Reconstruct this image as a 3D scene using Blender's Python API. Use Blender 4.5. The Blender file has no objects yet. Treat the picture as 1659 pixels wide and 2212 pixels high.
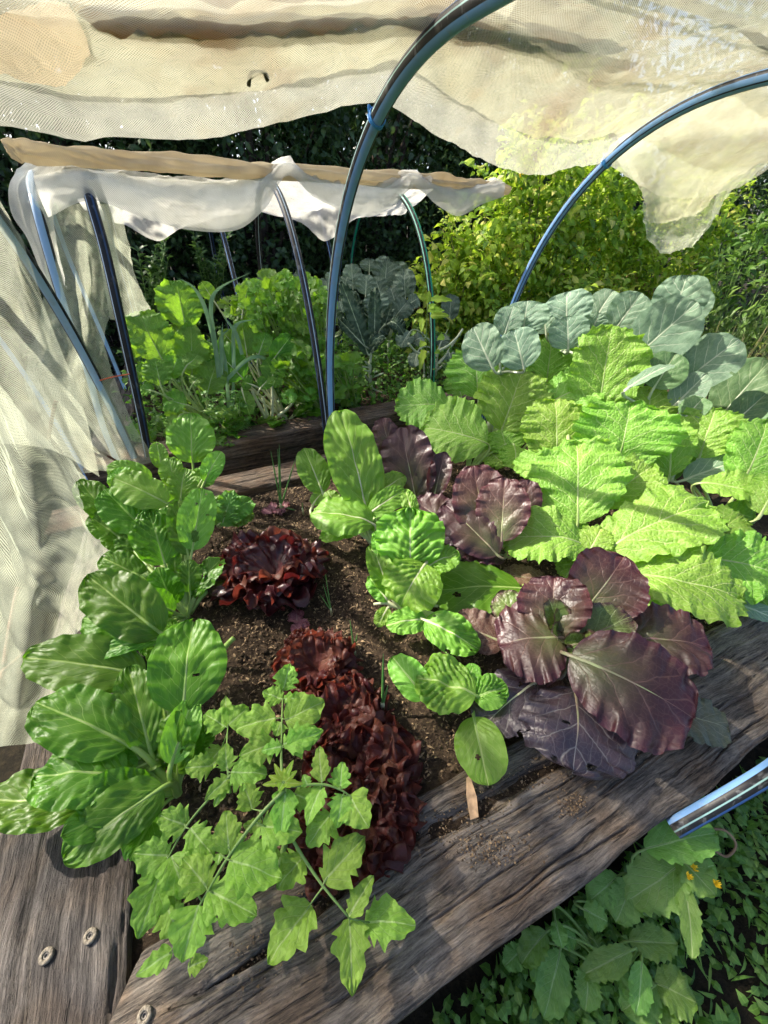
import bpy, math, random
import numpy as np
from mathutils import Vector
random.seed(7); rng = np.random.default_rng(7)
scene = bpy.context.scene
C = scene.collection

# ------------------------------------------------------------------ camera, sky, sun, exposure
CAM_H = 1.15; PITCH = math.radians(37.2); FPX = 829.5
cam_d = bpy.data.cameras.new('camera'); cam = bpy.data.objects.new('camera', cam_d); C.objects.link(cam)
cam.location = (0, 0, CAM_H); cam.rotation_euler = (math.pi/2 - PITCH, 0, 0)
cam_d.sensor_fit = 'HORIZONTAL'; cam_d.sensor_width = 36; cam_d.lens = 18.0
cam_d.clip_start = 0.02; cam_d.clip_end = 300
scene.camera = cam
SUN_AZ = math.radians(159.0)      # direction towards the sun, from +X
SUN_EL = math.radians(41.0)
wd = bpy.data.worlds.new('World'); scene.world = wd; wd.use_nodes = True
wn = wd.node_tree; bg = wn.nodes['Background']
sk = wn.nodes.new('ShaderNodeTexSky'); sk.sky_type = 'NISHITA'; sk.sun_disc = False
sk.sun_elevation = SUN_EL; sk.sun_rotation = math.pi/2 - SUN_AZ
sk.air_density = 0.8; sk.dust_density = 3.0; sk.ozone_density = 1.0
wn.links.new(sk.outputs[0], bg.inputs[0]); bg.inputs[1].default_value = 0.15
sd = bpy.data.lights.new('sun', 'SUN'); sun = bpy.data.objects.new('sun', sd); C.objects.link(sun)
sd.energy = 4.4; sd.angle = math.radians(0.53); sd.color = (1.0, 0.93, 0.80)
sv = Vector((math.cos(SUN_AZ)*math.cos(SUN_EL), math.sin(SUN_AZ)*math.cos(SUN_EL), math.sin(SUN_EL)))
sun.rotation_euler = sv.to_track_quat('Z', 'Y').to_euler()
sun.location = (-4, 2, 5)
vs = scene.view_settings
vs.view_transform = 'Standard'; vs.look = 'None'; vs.exposure = 1.2; vs.gamma = 1; vs.use_curve_mapping = False
scene.render.engine = 'CYCLES'
cy = scene.cycles
cy.use_denoising = True
cy.use_adaptive_sampling = True; cy.adaptive_threshold = 0.03; cy.adaptive_min_samples = 16
try: cy.denoiser = 'OPENIMAGEDENOISE'
except Exception: pass
cy.max_bounces = 6; cy.diffuse_bounces = 3; cy.glossy_bounces = 2; cy.transmission_bounces = 4; cy.transparent_max_bounces = 12
cy.sample_clamp_indirect = 6; cy.caustics_reflective = False; cy.caustics_refractive = False

# ------------------------------------------------------------------ site coordinates
# The beds run along AX (24.5 degrees off the camera's X), PE is across them; z = 0 is the top of the front sleepers.
ANG = math.radians(24.5)
AX = np.array([math.cos(ANG), math.sin(ANG), 0.0]); PE = np.array([-math.sin(ANG), math.cos(ANG), 0.0]); UP = np.array([0, 0, 1.0])
CAMP = np.array([0, 0, CAM_H])
def W(a, p, z): return AX*a + PE*p + UP*z
def ray(x, y):
    u = (x-829.5)/FPX; v = (1106-y)/FPX
    return np.array([u, math.cos(PITCH)+v*math.sin(PITCH), -math.sin(PITCH)+v*math.cos(PITCH)])
def at(x, y, z=0.0):                     # survey point of the photograph at a known height
    d = ray(x, y); return CAMP + d*((z-CAM_H)/d[2])
def atp(x, y, p):                        # ... at a known distance across the beds
    d = ray(x, y); return CAMP + d*((p - CAMP@PE)/(d@PE))
def ata(x, y, a):                        # ... at a known distance along the beds
    d = ray(x, y); return CAMP + d*((a - CAMP@AX)/(d@AX))
def depth(P): return float((P-CAMP) @ np.array([0, math.cos(PITCH), -math.sin(PITCH)]))
def unit(v):
    v = np.asarray(v, float); return v/max(1e-9, np.linalg.norm(v))

# ------------------------------------------------------------------ noise
def _hash(i, j, k, seed):
    n = (i*374761393 + j*668265263 + k*2147483647 + seed*974634777) & 0xffffffff
    n = ((n ^ (n >> 13))*1274126177) & 0xffffffff
    return ((n ^ (n >> 16)) & 0xffff)/32767.5 - 1.0
def vn(P, scale=1.0, seed=0):
    P = np.asarray(P, float)*scale
    if P.shape[-1] == 2: P = np.concatenate([P, np.zeros(P.shape[:-1]+(1,))], -1)
    f = np.floor(P); i = f.astype(np.int64); r = P-f; r = r*r*(3-2*r)
    o = 0
    for a in (0, 1):
        for b in (0, 1):
            for c in (0, 1):
                w = (r[..., 0] if a else 1-r[..., 0])*(r[..., 1] if b else 1-r[..., 1])*(r[..., 2] if c else 1-r[..., 2])
                o = o + w*_hash(i[..., 0]+a, i[..., 1]+b, i[..., 2]+c, seed)
    return o
def fbm(P, scale=1.0, seed=0, oct=3):
    o = 0; a = 1.0
    for k in range(oct):
        o = o + a*vn(P, scale*2**k, seed+k*17); a *= 0.5
    return o/1.75

# ------------------------------------------------------------------ mesh / object helpers
def mesh(name, V, F, mats, uv=None, uv2=None, mi=None, smooth=True):
    """V (n,3); F a list of int arrays (m,3)/(m,4); mi matching list of material indices"""
    me = bpy.data.meshes.new(name)
    V = np.asarray(V, np.float32)
    F = [np.asarray(f, np.int32) for f in F if len(f)]
    lv = np.concatenate([f.ravel() for f in F])
    tot = np.concatenate([np.full(len(f), f.shape[1], np.int32) for f in F])
    st = np.concatenate([[0], np.cumsum(tot)[:-1]]).astype(np.int32)
    me.vertices.add(len(V)); me.vertices.foreach_set('co', V.ravel())
    me.loops.add(len(lv)); me.loops.foreach_set('vertex_index', lv)
    me.polygons.add(len(tot)); me.polygons.foreach_set('loop_start', st)
    try: me.polygons.foreach_set('loop_total', tot)
    except Exception: pass
    me.polygons.foreach_set('use_smooth', np.full(len(tot), bool(smooth)))
    if mi is not None:
        m = np.concatenate([np.full(len(f), k, np.int32) if np.isscalar(k) else np.asarray(k, np.int32) for f, k in zip(F, mi)])
        me.polygons.foreach_set('material_index', m)
    for nm, u in (('UVMap', uv), ('size', uv2)):
        if u is not None:
            l = me.uv_layers.new(name=nm); l.data.foreach_set('uv', np.asarray(u, np.float32)[lv].ravel())
    for m_ in (mats if isinstance(mats, (list, tuple)) else [mats]): me.materials.append(m_)
    me.update(calc_edges=True)
    return me
def obj(name, me, parent=None, loc=(0, 0, 0)):
    o = bpy.data.objects.new(name, me); C.objects.link(o); o.location = loc
    if parent is not None: o.parent = parent
    return o
def tag(o, label=None, cat=None, group=None, kind=None):
    if label: o['label'] = label
    if cat: o['category'] = cat
    if group: o['group'] = group
    if kind: o['kind'] = kind
    return o
def thing(name, P, label, cat, group=None):
    o = bpy.data.objects.new(name, None); C.objects.link(o); o.location = tuple(P); o.empty_display_size = 0.05
    return tag(o, label, cat, group)
def org(o): return np.array(o.location)
def grid_faces(nu, nv, off=0, close=False):
    i = np.arange(nu)[:, None]; j = np.arange(nv if close else nv-0)[None, :]
    if close:
        a = i*nv + j; b = i*nv + (j+1) % nv; c = (i+1)*nv + (j+1) % nv; d = (i+1)*nv + j
    else:
        n = nv+1; a = i*n + j; b = a+1; c = a+n+1; d = a+n
    return np.stack([a, b, c, d], -1).reshape(-1, 4) + off
def catmull(P, n):
    P = np.asarray(P, float); Q = np.vstack([2*P[0]-P[1], P, 2*P[-1]-P[-2]])
    m = len(P)-1; t = np.linspace(0, m, n); k = np.minimum(t.astype(int), m-1); f = (t-k)[:, None]
    a, b, c, d = Q[k], Q[k+1], Q[k+2], Q[k+3]
    return 0.5*(2*b + (c-a)*f + (2*a-5*b+4*c-d)*f*f + (3*b-3*c+d-a)*f**3)
def tube(path, rad, ns=10, ref=None, cap=True, flat=1.0):
    """tube along path (n,3); returns V, [quads, tris], uv (angle, length)"""
    path = np.asarray(path, float); n = len(path); rad = np.broadcast_to(np.asarray(rad, float), (n,))
    T = np.gradient(path, axis=0); T /= np.maximum(1e-9, np.linalg.norm(T, axis=1))[:, None]
    if ref is None:
        ref = UP if abs(T[:, 2]).mean() < 0.8 else np.array([0.9, 0.3, 0.1])
    A_ = np.cross(T, ref); A_ /= np.maximum(1e-9, np.linalg.norm(A_, axis=1))[:, None]; B_ = np.cross(A_, T)
    ang = np.arange(ns+1)/ns*2*math.pi
    V = path[:, None, :] + rad[:, None, None]*(np.cos(ang)[None, :, None]*A_[:, None, :] + flat*np.sin(ang)[None, :, None]*B_[:, None, :])
    L = np.concatenate([[0], np.cumsum(np.linalg.norm(np.diff(path, axis=0), axis=1))])
    uv = np.stack(np.broadcast_arrays(ang[None, :]/(2*math.pi), L[:, None]), -1).reshape(-1, 2)
    V = V.reshape(-1, 3); F = grid_faces(n-1, ns); tris = np.zeros((0, 3), int)
    if cap:
        k = len(V); V = np.vstack([V, path[0], path[-1]]); uv = np.vstack([uv, [0, 0], [0, L[-1]]])
        j = np.arange(ns); e = (n-1)*(ns+1)
        tris = np.vstack([np.stack([np.full(ns, k), j+1, j], -1), np.stack([np.full(ns, k+1), e+j, e+j+1], -1)])
    return V, [F, tris], uv
class Acc:
    """collects pieces of ONE mesh"""
    def __init__(s): s.V = []; s.Q = []; s.T = []; s.U = []; s.S = []; s.mq = []; s.mt = []; s.n = 0
    def add(s, V, F, uv=None, uv2=None, m=0):
        V = np.asarray(V, float); s.V.append(V)
        for f in F:
            f = np.asarray(f)
            if not len(f): continue
            if f.shape[1] == 4: s.Q.append(f+s.n); s.mq.append(np.full(len(f), m))
            else: s.T.append(f+s.n); s.mt.append(np.full(len(f), m))
        s.U.append(uv if uv is not None else np.zeros((len(V), 2)))
        s.S.append(uv2 if uv2 is not None else (uv if uv is not None else np.zeros((len(V), 2))))
        s.n += len(V)
    def build(s, name, mats, parent=None, loc=(0, 0, 0), origin=None, smooth=True):
        V = np.vstack(s.V)
        if origin is not None: V = V - origin
        F = []; mi = []
        if s.Q: F.append(np.vstack(s.Q)); mi.append(np.concatenate(s.mq))
        if s.T: F.append(np.vstack(s.T)); mi.append(np.concatenate(s.mt))
        return obj(name, mesh(name, V, F, mats, np.vstack(s.U), np.vstack(s.S), mi, smooth), parent, loc)
def boxV(x0, x1, y0, y1, z0, z1):
    V = np.array([[x, y, z] for x in (x0, x1) for y in (y0, y1) for z in (z0, z1)], float)
    return V, [np.array([[0, 1, 3, 2], [4, 6, 7, 5], [0, 4, 5, 1], [2, 3, 7, 6], [0, 2, 6, 4], [1, 5, 7, 3]])]

# ------------------------------------------------------------------ node helpers
class NT:
    def __init__(s, name):
        s.m = bpy.data.materials.new(name); s.m.use_nodes = True; s.t = s.m.node_tree; s.t.nodes.clear()
        s.out = s.t.nodes.new('ShaderNodeOutputMaterial')
    def put(s, sock, v):
        if v is None: return
        if hasattr(v, 'is_output'): s.t.links.new(v, sock)
        elif isinstance(v, (tuple, list)) and len(v) == 3 and len(sock.default_value) == 4: sock.default_value = (*v, 1)
        else: sock.default_value = v
    def n(s, typ, ins=None, **kw):
        nd = s.t.nodes.new('ShaderNode'+typ)
        for k, v in kw.items(): setattr(nd, k, v)
        for k, v in (ins or {}).items(): s.put(nd.inputs[k], v)
        return nd
    def M(s, op, a, b=None, c=None, clamp=False):
        nd = s.n('Math', operation=op, use_clamp=clamp)
        for i, v in enumerate((a, b, c)): s.put(nd.inputs[i], v)
        return nd.outputs[0]
    def mix(s, f, a, b, blend='MIX'):
        nd = s.n('MixRGB', blend_type=blend); s.put(nd.inputs[0], f); s.put(nd.inputs[1], a); s.put(nd.inputs[2], b); return nd.outputs[0]
    def ramp(s, f, stops):
        nd = s.n('ValToRGB'); s.put(nd.inputs[0], f); e = nd.color_ramp.elements
        while len(e) < len(stops): e.new(0.5)
        for q, (p, c) in zip(e, stops): q.position = p; q.color = (*c, 1) if len(c) == 3 else c
        return nd.outputs[0]
    def sm(s, v, lo, hi):                # smoothstep lo..hi -> 0..1
        nd = s.n('MapRange', interpolation_type='SMOOTHSTEP'); s.put(nd.inputs[0], v); s.put(nd.inputs[1], lo); s.put(nd.inputs[2], hi); return nd.outputs[0]
    def noise(s, vec, scale, detail=3, rough=0.55, dist=0.0):
        nd = s.n('TexNoise'); s.put(nd.inputs['Vector'], vec); nd.inputs['Scale'].default_value = scale; nd.inputs['Detail'].default_value = detail
        nd.inputs['Roughness'].default_value = rough; nd.inputs['Distortion'].default_value = dist; return nd.outputs['Fac']
    def bump(s, h, strength, dist):
        nd = s.n('Bump', {'Strength': strength, 'Distance': dist, 'Height': h}); return nd.outputs[0]
    def bsdf(s, col, rough=0.5, normal=None, spec=0.5, metal=0.0):
        nd = s.n('BsdfPrincipled', {'Base Color': col, 'Roughness': rough, 'Specular IOR Level': spec, 'Metallic': metal})
        if normal is not None: s.put(nd.inputs['Normal'], normal)
        return nd.outputs[0]
    def end(s, sh): s.t.links.new(sh, s.out.inputs['Surface']); return s.m
    def mixsh(s, f, a, b):
        nd = s.n('MixShader'); s.put(nd.inputs[0], f); s.t.links.new(a, nd.inputs[1]); s.t.links.new(b, nd.inputs[2]); return nd.outputs[0]

SUB_N = 5.0; LAT_N = 7.0; LAT_K = 0.42         # lateral veins of the blades, shared by mesh relief and colour
def leaf_mat(name, col, col2, vein, net=70.0, rough=0.42, trans=0.3, tcol=None, vein_w=0.0022, vein_amt=0.8, net_amt=0.35, bump=0.5, spec=0.45, lat_amt=0.75, edge=None, center=None, var=0.25, spots=0.0, latn=LAT_N, latk=LAT_K, netb=0.35, subn=SUB_N, sub_amt=0.4):
    s = NT(name)
    uv = s.n('UVMap', uv_map='UVMap').outputs[0]; sz = s.n('UVMap', uv_map='size').outputs[0]
    sx = s.n('SeparateXYZ', {0: uv}); q = s.n('SeparateXYZ', {0: sz})
    t = sx.outputs[1]; sabs = s.M('ABSOLUTE', s.M('MULTIPLY_ADD', sx.outputs[0], 2.0, -1.0))
    rnd = s.n('ObjectInfo').outputs['Random']
    szr0 = s.n('VectorMath', {0: sz, 1: s.n('CombineXYZ', {0: s.M('MULTIPLY', rnd, 13.0), 1: s.M('MULTIPLY', rnd, 7.0), 2: 0.0}).outputs[0]}, operation='ADD').outputs[0]
    dst = s.n('TexNoise'); s.put(dst.inputs['Vector'], szr0); dst.inputs['Scale'].default_value = 55; dst.inputs['Detail'].default_value = 1
    szr = s.n('VectorMath', {0: szr0, 1: s.n('VectorMath', {0: dst.outputs['Color'], 1: (0.009, 0.009, 0.0)}, operation='MULTIPLY').outputs[0]}, operation='ADD').outputs[0]
    wob = s.noise(szr0, 22, 2); wob = s.M('SUBTRACT', wob, 0.5)
    xabs = s.M('ABSOLUTE', s.M('MULTIPLY_ADD', wob, 0.003, q.outputs[0]))
    wid = s.M('MULTIPLY_ADD', t, -0.75*vein_w, vein_w)
    mid = s.sm(s.M('DIVIDE', xabs, wid), 1.6, 0.6)
    ph = s.M('MULTIPLY', s.M('SUBTRACT', s.M('MULTIPLY_ADD', wob, 0.10, t), s.M('MULTIPLY', s.M('POWER', sabs, 0.85), latk)), latn)
    d = s.M('ABSOLUTE', s.M('SUBTRACT', s.M('FRACT', ph), 0.5))       # 0.5 on the vein, 0 between
    lat = s.sm(d, 0.44, 0.495)
    lat = s.M('MULTIPLY', lat, s.sm(sabs, 1.05, 0.35))
    u2 = s.M('ADD', s.M('MULTIPLY_ADD', sabs, subn, s.M('MULTIPLY', s.M('FLOOR', ph), 0.37)), s.M('MULTIPLY', wob, 1.2))
    d2 = s.M('ABSOLUTE', s.M('SUBTRACT', s.M('FRACT', u2), 0.5))
    sub_ = s.M('MULTIPLY', s.sm(d2, 0.43, 0.495), s.sm(sabs, 0.04, 0.15))
    vo = s.n('TexVoronoi', feature='DISTANCE_TO_EDGE', voronoi_dimensions='2D'); s.put(vo.inputs['Vector'], szr); vo.inputs['Scale'].default_value = net
    netm = s.sm(vo.outputs['Distance'], 0.09, 0.015)
    big = s.noise(szr, 9, 3)
    base = s.mix(s.sm(big, 0.35, 0.68), col, col2)
    if center is not None: base = s.mix(s.M('MULTIPLY', s.sm(t, 0.75, 0.1), s.sm(sabs, 0.9, 0.1)), base, center)
    if edge is not None: base = s.mix(s.sm(s.M('MAXIMUM', sabs, t), 0.72, 1.0), base, edge)
    if spots > 0:
        sp = s.sm(s.noise(szr, 120, 2), 0.70, 0.78)
        base = s.mix(s.M('MULTIPLY', sp, spots), base, (0.20, 0.15, 0.05))
    vm = s.M('MAXIMUM', s.M('MULTIPLY', mid, vein_amt), s.M('MAXIMUM', s.M('MULTIPLY', lat, vein_amt*lat_amt), s.M('MAXIMUM', s.M('MULTIPLY', sub_, vein_amt*lat_amt*sub_amt), s.M('MULTIPLY', netm, net_amt))))
    colr = s.mix(vm, base, vein)
    hv = s.n('HueSaturation', {'Hue': s.M('MULTIPLY_ADD', rnd, 0.03, 0.485), 'Saturation': 1.0, 'Value': s.M('MULTIPLY_ADD', rnd, var*2, 1-var), 'Color': colr}).outputs[0]
    hgt = s.M('SUBTRACT', s.M('MULTIPLY', s.sm(vo.outputs['Distance'], 0.0, 0.35), netb), s.M('ADD', s.M('MULTIPLY', lat, 0.6), s.M('MULTIPLY', sub_, 0.4)))
    hgt = s.M('ADD', hgt, s.M('MULTIPLY', s.noise(szr, 60, 2), 0.5))
    nrm = s.bump(hgt, bump, 0.0022)
    rg = s.M('MULTIPLY_ADD', big, 0.25, rough-0.12)
    p = s.bsdf(hv, rg, nrm, spec)
    tc = s.mix(0.6, hv, tcol) if tcol else hv
    tr = s.n('BsdfTranslucent', {'Color': s.mix(1.0, tc, (1.7, 1.7, 1.3), 'MULTIPLY')}); s.put(tr.inputs['Normal'], nrm)
    return s.end(s.mixsh(trans, p, tr.outputs[0]))
def cloud_mat(name, cols, trans=0.3, rough=0.5, tcol=None):
    """foliage made of many small leaves: each leaf its own tone"""
    s = NT(name); r = s.n('NewGeometry').outputs['Random Per Island']
    col = s.ramp(r, [(i/max(1, len(cols)-1), c) for i, c in enumerate(cols)])
    uv = s.n('UVMap', uv_map='UVMap').outputs[0]; sx = s.n('SeparateXYZ', {0: uv})
    mid = s.sm(s.M('ABSOLUTE', s.M('MULTIPLY_ADD', sx.outputs[0], 2.0, -1.0)), 0.14, 0.04)
    col = s.mix(s.M('MULTIPLY', mid, 0.45), col, s.mix(1.0, col, (2.0, 1.8, 1.6), 'MULTIPLY'))
    p = s.bsdf(col, rough, None, 0.4)
    tr = s.n('BsdfTranslucent', {'Color': s.mix(0.5, s.mix(1.0, col, (1.7, 1.7, 1.2), 'MULTIPLY'), tcol) if tcol else s.mix(1.0, col, (1.7, 1.7, 1.2), 'MULTIPLY')})
    return s.end(s.mixsh(trans, p, tr.outputs[0]))
def plain(name, col, rough=0.6, var=0.2, scale=30, spec=0.4, metal=0.0, bump=0.0):
    s = NT(name); co = s.n('TexCoord').outputs['Object']; nz = s.noise(co, scale, 4)
    c = s.mix(s.sm(nz, 0.3, 0.7), tuple(x*(1-var) for x in col), tuple(min(1, x*(1+var)) for x in col))
    return s.end(s.bsdf(c, rough, s.bump(nz, bump, 0.004) if bump else None, spec, metal))
def stem_mat(name, col, col2, trans=0.15):
    s = NT(name); co = s.n('TexCoord').outputs['Object']; nz = s.noise(co, 14, 3)
    c = s.mix(s.sm(nz, 0.3, 0.7), col, col2); p = s.bsdf(c, 0.4, s.bump(s.noise(co, 200, 2), 0.2, 0.001), 0.45)
    return s.end(s.mixsh(trans, p, s.n('BsdfTranslucent', {'Color': c}).outputs[0]))
def wood_mat(name, dark, lite, brown, wear=0.5):
    s = NT(name); co = s.n('TexCoord').outputs['Object']
    warp = s.n('TexNoise'); s.put(warp.inputs['Vector'], co); warp.inputs['Scale'].default_value = 5.0; warp.inputs['Detail'].default_value = 2
    wv = s.n('VectorMath', {0: co, 1: s.n('VectorMath', {0: warp.outputs['Color'], 1: (0.0, 0.035, 0.03)}, operation='MULTIPLY').outputs[0]}, operation='ADD').outputs[0]
    g1 = s.n('Mapping', {'Vector': wv, 'Scale': (4.0, 75, 75)}).outputs[0]; g2 = s.n('Mapping', {'Vector': wv, 'Scale': (34, 300, 300)}).outputs[0]
    a = s.noise(g1, 1.0, 5, 0.6); b = s.noise(g2, 1.0, 4, 0.65)
    big = s.noise(co, 7, 4); stain = s.noise(co, 3.1, 3)
    c = s.ramp(s.M('ADD', s.M('MULTIPLY', a, 0.6), s.M('MULTIPLY', b, 0.4)), [(0.36, dark), (0.49, tuple(0.45*(x+y) for x, y in zip(dark, lite))), (0.62, lite)])
    c = s.mix(s.M('MULTIPLY', s.sm(big, 0.42, 0.66), 0.75), c, s.mix(1.0, c, brown, 'MULTIPLY'))
    c = s.mix(s.M('MULTIPLY', s.sm(stain, 0.46, 0.62), wear), c, s.mix(1.0, c, (0.42, 0.42, 0.46), 'MULTIPLY'))
    crack = s.sm(s.noise(s.n('Mapping', {'Vector': wv, 'Scale': (3.0, 26, 26)}).outputs[0], 1.0, 2), 0.335, 0.30)
    c = s.mix(s.M('MULTIPLY', crack, 0.85), c, (0.012, 0.010, 0.008))
    spk = s.noise(co, 150, 4, 0.75)
    c = s.mix(s.M('MULTIPLY', s.sm(spk, 0.60, 0.72), 0.5), c, s.mix(1.0, c, (2.2, 2.1, 2.0), 'MULTIPLY'))
    c = s.mix(s.M('MULTIPLY', s.sm(spk, 0.42, 0.33), 0.6), c, s.mix(1.0, c, (0.3, 0.3, 0.3), 'MULTIPLY'))
    ck2 = s.sm(s.noise(s.n('Mapping', {'Vector': wv, 'Scale': (7.0, 95, 95)}).outputs[0], 1.0, 3, 0.5), 0.36, 0.31)
    crack = s.M('MAXIMUM', crack, s.M('MULTIPLY', ck2, s.sm(big, 0.40, 0.60)))
    c = s.mix(s.M('MULTIPLY', ck2, 0.7), c, (0.012, 0.010, 0.008))
    h = s.M('SUBTRACT', s.M('ADD', s.M('ADD', a, s.M('MULTIPLY', spk, 0.6)), s.M('MULTIPLY', b, 0.8)), s.M('MULTIPLY', crack, 1.2))
    return s.end(s.bsdf(c, 0.8, s.bump(h, 0.9, 0.006), 0.25))
def net_mat(name, col, stain, lo, hi, p=0.006, stain_amt=0.6):
    s = NT(name); uv = s.n('UVMap', uv_map='size').outputs[0]; q = s.n('SeparateXYZ', {0: uv})
    u = s.M('MULTIPLY', q.outputs[0], math.pi/p); v = s.M('MULTIPLY', q.outputs[1], math.pi/p)
    a = s.M('ABSOLUTE', s.M('SINE', s.M('ADD', u, v))); b = s.M('ABSOLUTE', s.M('SINE', s.M('SUBTRACT', u, v)))
    hole = s.M('MULTIPLY', a, b)                                    # 1 in the middle of a mesh, 0 on the threads
    nz = s.noise(uv, 3.0, 3); nz2 = s.noise(uv, 11, 2, 0.6)
    al = s.M('ADD', s.M('MULTIPLY', s.sm(hole, 0.75, 0.15), hi-lo), lo)
    al = s.M('ADD', al, s.M('MULTIPLY', s.M('SUBTRACT', nz2, 0.5), 0.35), clamp=True)
    st = s.M('MULTIPLY', s.M('MAXIMUM', s.sm(nz, 0.50, 0.66), s.M('MULTIPLY', s.sm(nz2, 0.55, 0.72), 0.6)), stain_amt)
    c = s.mix(st, col, stain)
    d = s.n('BsdfDiffuse', {'Color': c}).outputs[0]; t = s.n('BsdfTranslucent', {'Color': c}).outputs[0]
    return s.end(s.mixsh(al, s.n('BsdfTransparent').outputs[0], s.mixsh(0.68, d, t)))
def pipe_mat(name, stripes, black=(0.012, 0.012, 0.014)):
    """black polythene pipe with coloured stripes and painted highlights drawn lengthwise: (centre turn, half width, colour)"""
    s = NT(name); uv = s.n('SeparateXYZ', {0: s.n('UVMap', uv_map='UVMap').outputs[0]}); u = uv.outputs[0]
    c = black
    for ctr, hw, colr in stripes:
        d = s.M('ABSOLUTE', s.M('SUBTRACT', s.M('FRACT', s.M('ADD', u, 0.5-ctr)), 0.5))
        c = s.mix(s.sm(d, hw+0.006, hw-0.006), c, colr)
    co = s.n('TexCoord').outputs['Object']; dirt = s.noise(co, 18, 4)
    c = s.mix(s.M('MULTIPLY', s.sm(dirt, 0.55, 0.75), 0.35), c, (0.20, 0.18, 0.14))
    sc2 = s.noise(s.n('Mapping', {'Vector': co, 'Scale': (60, 60, 8)}).outputs[0], 1.0, 3); c = s.mix(s.M('MULTIPLY', s.sm(sc2, 0.58, 0.70), 0.25), c, (0.35, 0.36, 0.36))
    return s.end(s.bsdf(c, s.M('MULTIPLY_ADD', dirt, 0.25, 0.34), s.bump(sc2, 0.15, 0.001), 0.3))

# ------------------------------------------------------------------ the setting: ground, soil, sleepers
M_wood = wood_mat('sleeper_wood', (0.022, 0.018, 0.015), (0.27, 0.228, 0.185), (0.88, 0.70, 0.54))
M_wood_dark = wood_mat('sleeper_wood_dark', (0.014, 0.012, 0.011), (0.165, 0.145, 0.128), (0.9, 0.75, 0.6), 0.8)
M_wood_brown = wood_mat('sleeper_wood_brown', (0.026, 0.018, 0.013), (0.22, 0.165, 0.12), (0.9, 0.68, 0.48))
def soil_mat(name, a, b, c):
    s = NT(name); co = s.n('TexCoord').outputs['Object']; n1 = s.noise(co, 60, 6, 0.7); n2 = s.noise(co, 4, 4); n3 = s.noise(co, 240, 3, 0.7)
    col = s.ramp(n1, [(0.32, a), (0.52, b), (0.72, c)])
    col = s.mix(s.M('MULTIPLY', s.sm(n2, 0.4, 0.65), 0.6), col, a)
    return s.end(s.bsdf(col, 0.95, s.bump(s.M('ADD', n1, s.M('MULTIPLY', n3, 0.5)), 1.0, 0.012), 0.15))
M_soil = soil_mat('garden_soil', (0.026, 0.018, 0.012), (0.065, 0.044, 0.028), (0.13, 0.09, 0.055))
M_ground = soil_mat('ground_earth', (0.014, 0.012, 0.008), (0.035, 0.028, 0.016), (0.07, 0.055, 0.03))
GZ = -0.38
def height_patch(name, a0, a1, p0, p1, z, step, amp, mat, seed, edge_drop=0.0):
    na = int((a1-a0)/step); npp = int((p1-p0)/step)
    a, p = np.meshgrid(np.linspace(a0, a1, na+1), np.linspace(p0, p1, npp+1), indexing='ij')
    P2 = np.stack([a, p], -1); h = z + amp*fbm(P2, 5, seed, 3) + amp*0.5*fbm(P2, 38, seed+5, 2)
    V = (a[..., None]*AX + p[..., None]*PE + h[..., None]*UP).reshape(-1, 3)
    return mesh(name, V, [grid_faces(na, npp)], mat, P2.reshape(-1, 2), P2.reshape(-1, 2))
n = 60
gx, gy = np.meshgrid(np.linspace(-1, 1, n+1), np.linspace(-1, 1, n+1), indexing='ij')
gx = np.sign(gx)*(np.abs(gx)**2.2)*60; gy = np.sign(gy)*(np.abs(gy)**2.2)*60 + 2
gV = np.stack([gx, gy, GZ + 0.02*vn(np.stack([gx, gy], -1), 3.0, 3)], -1).reshape(-1, 3)
tag(obj('ground', mesh('ground', gV, [grid_faces(n, n)], M_ground, gV[:, :2], gV[:, :2])), kind='structure')
tag(obj('bed_soil', height_patch('bed_soil', -0.46, 3.1, 0.22, 1.9, -0.035, 0.016, 0.018, M_soil, 4)), kind='structure')
tag(obj('bed_soil', height_patch('bed_soil', -0.55, 3.5, 2.32, 4.1, 0.05, 0.04, 0.02, M_soil, 9)), kind='structure')

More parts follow.
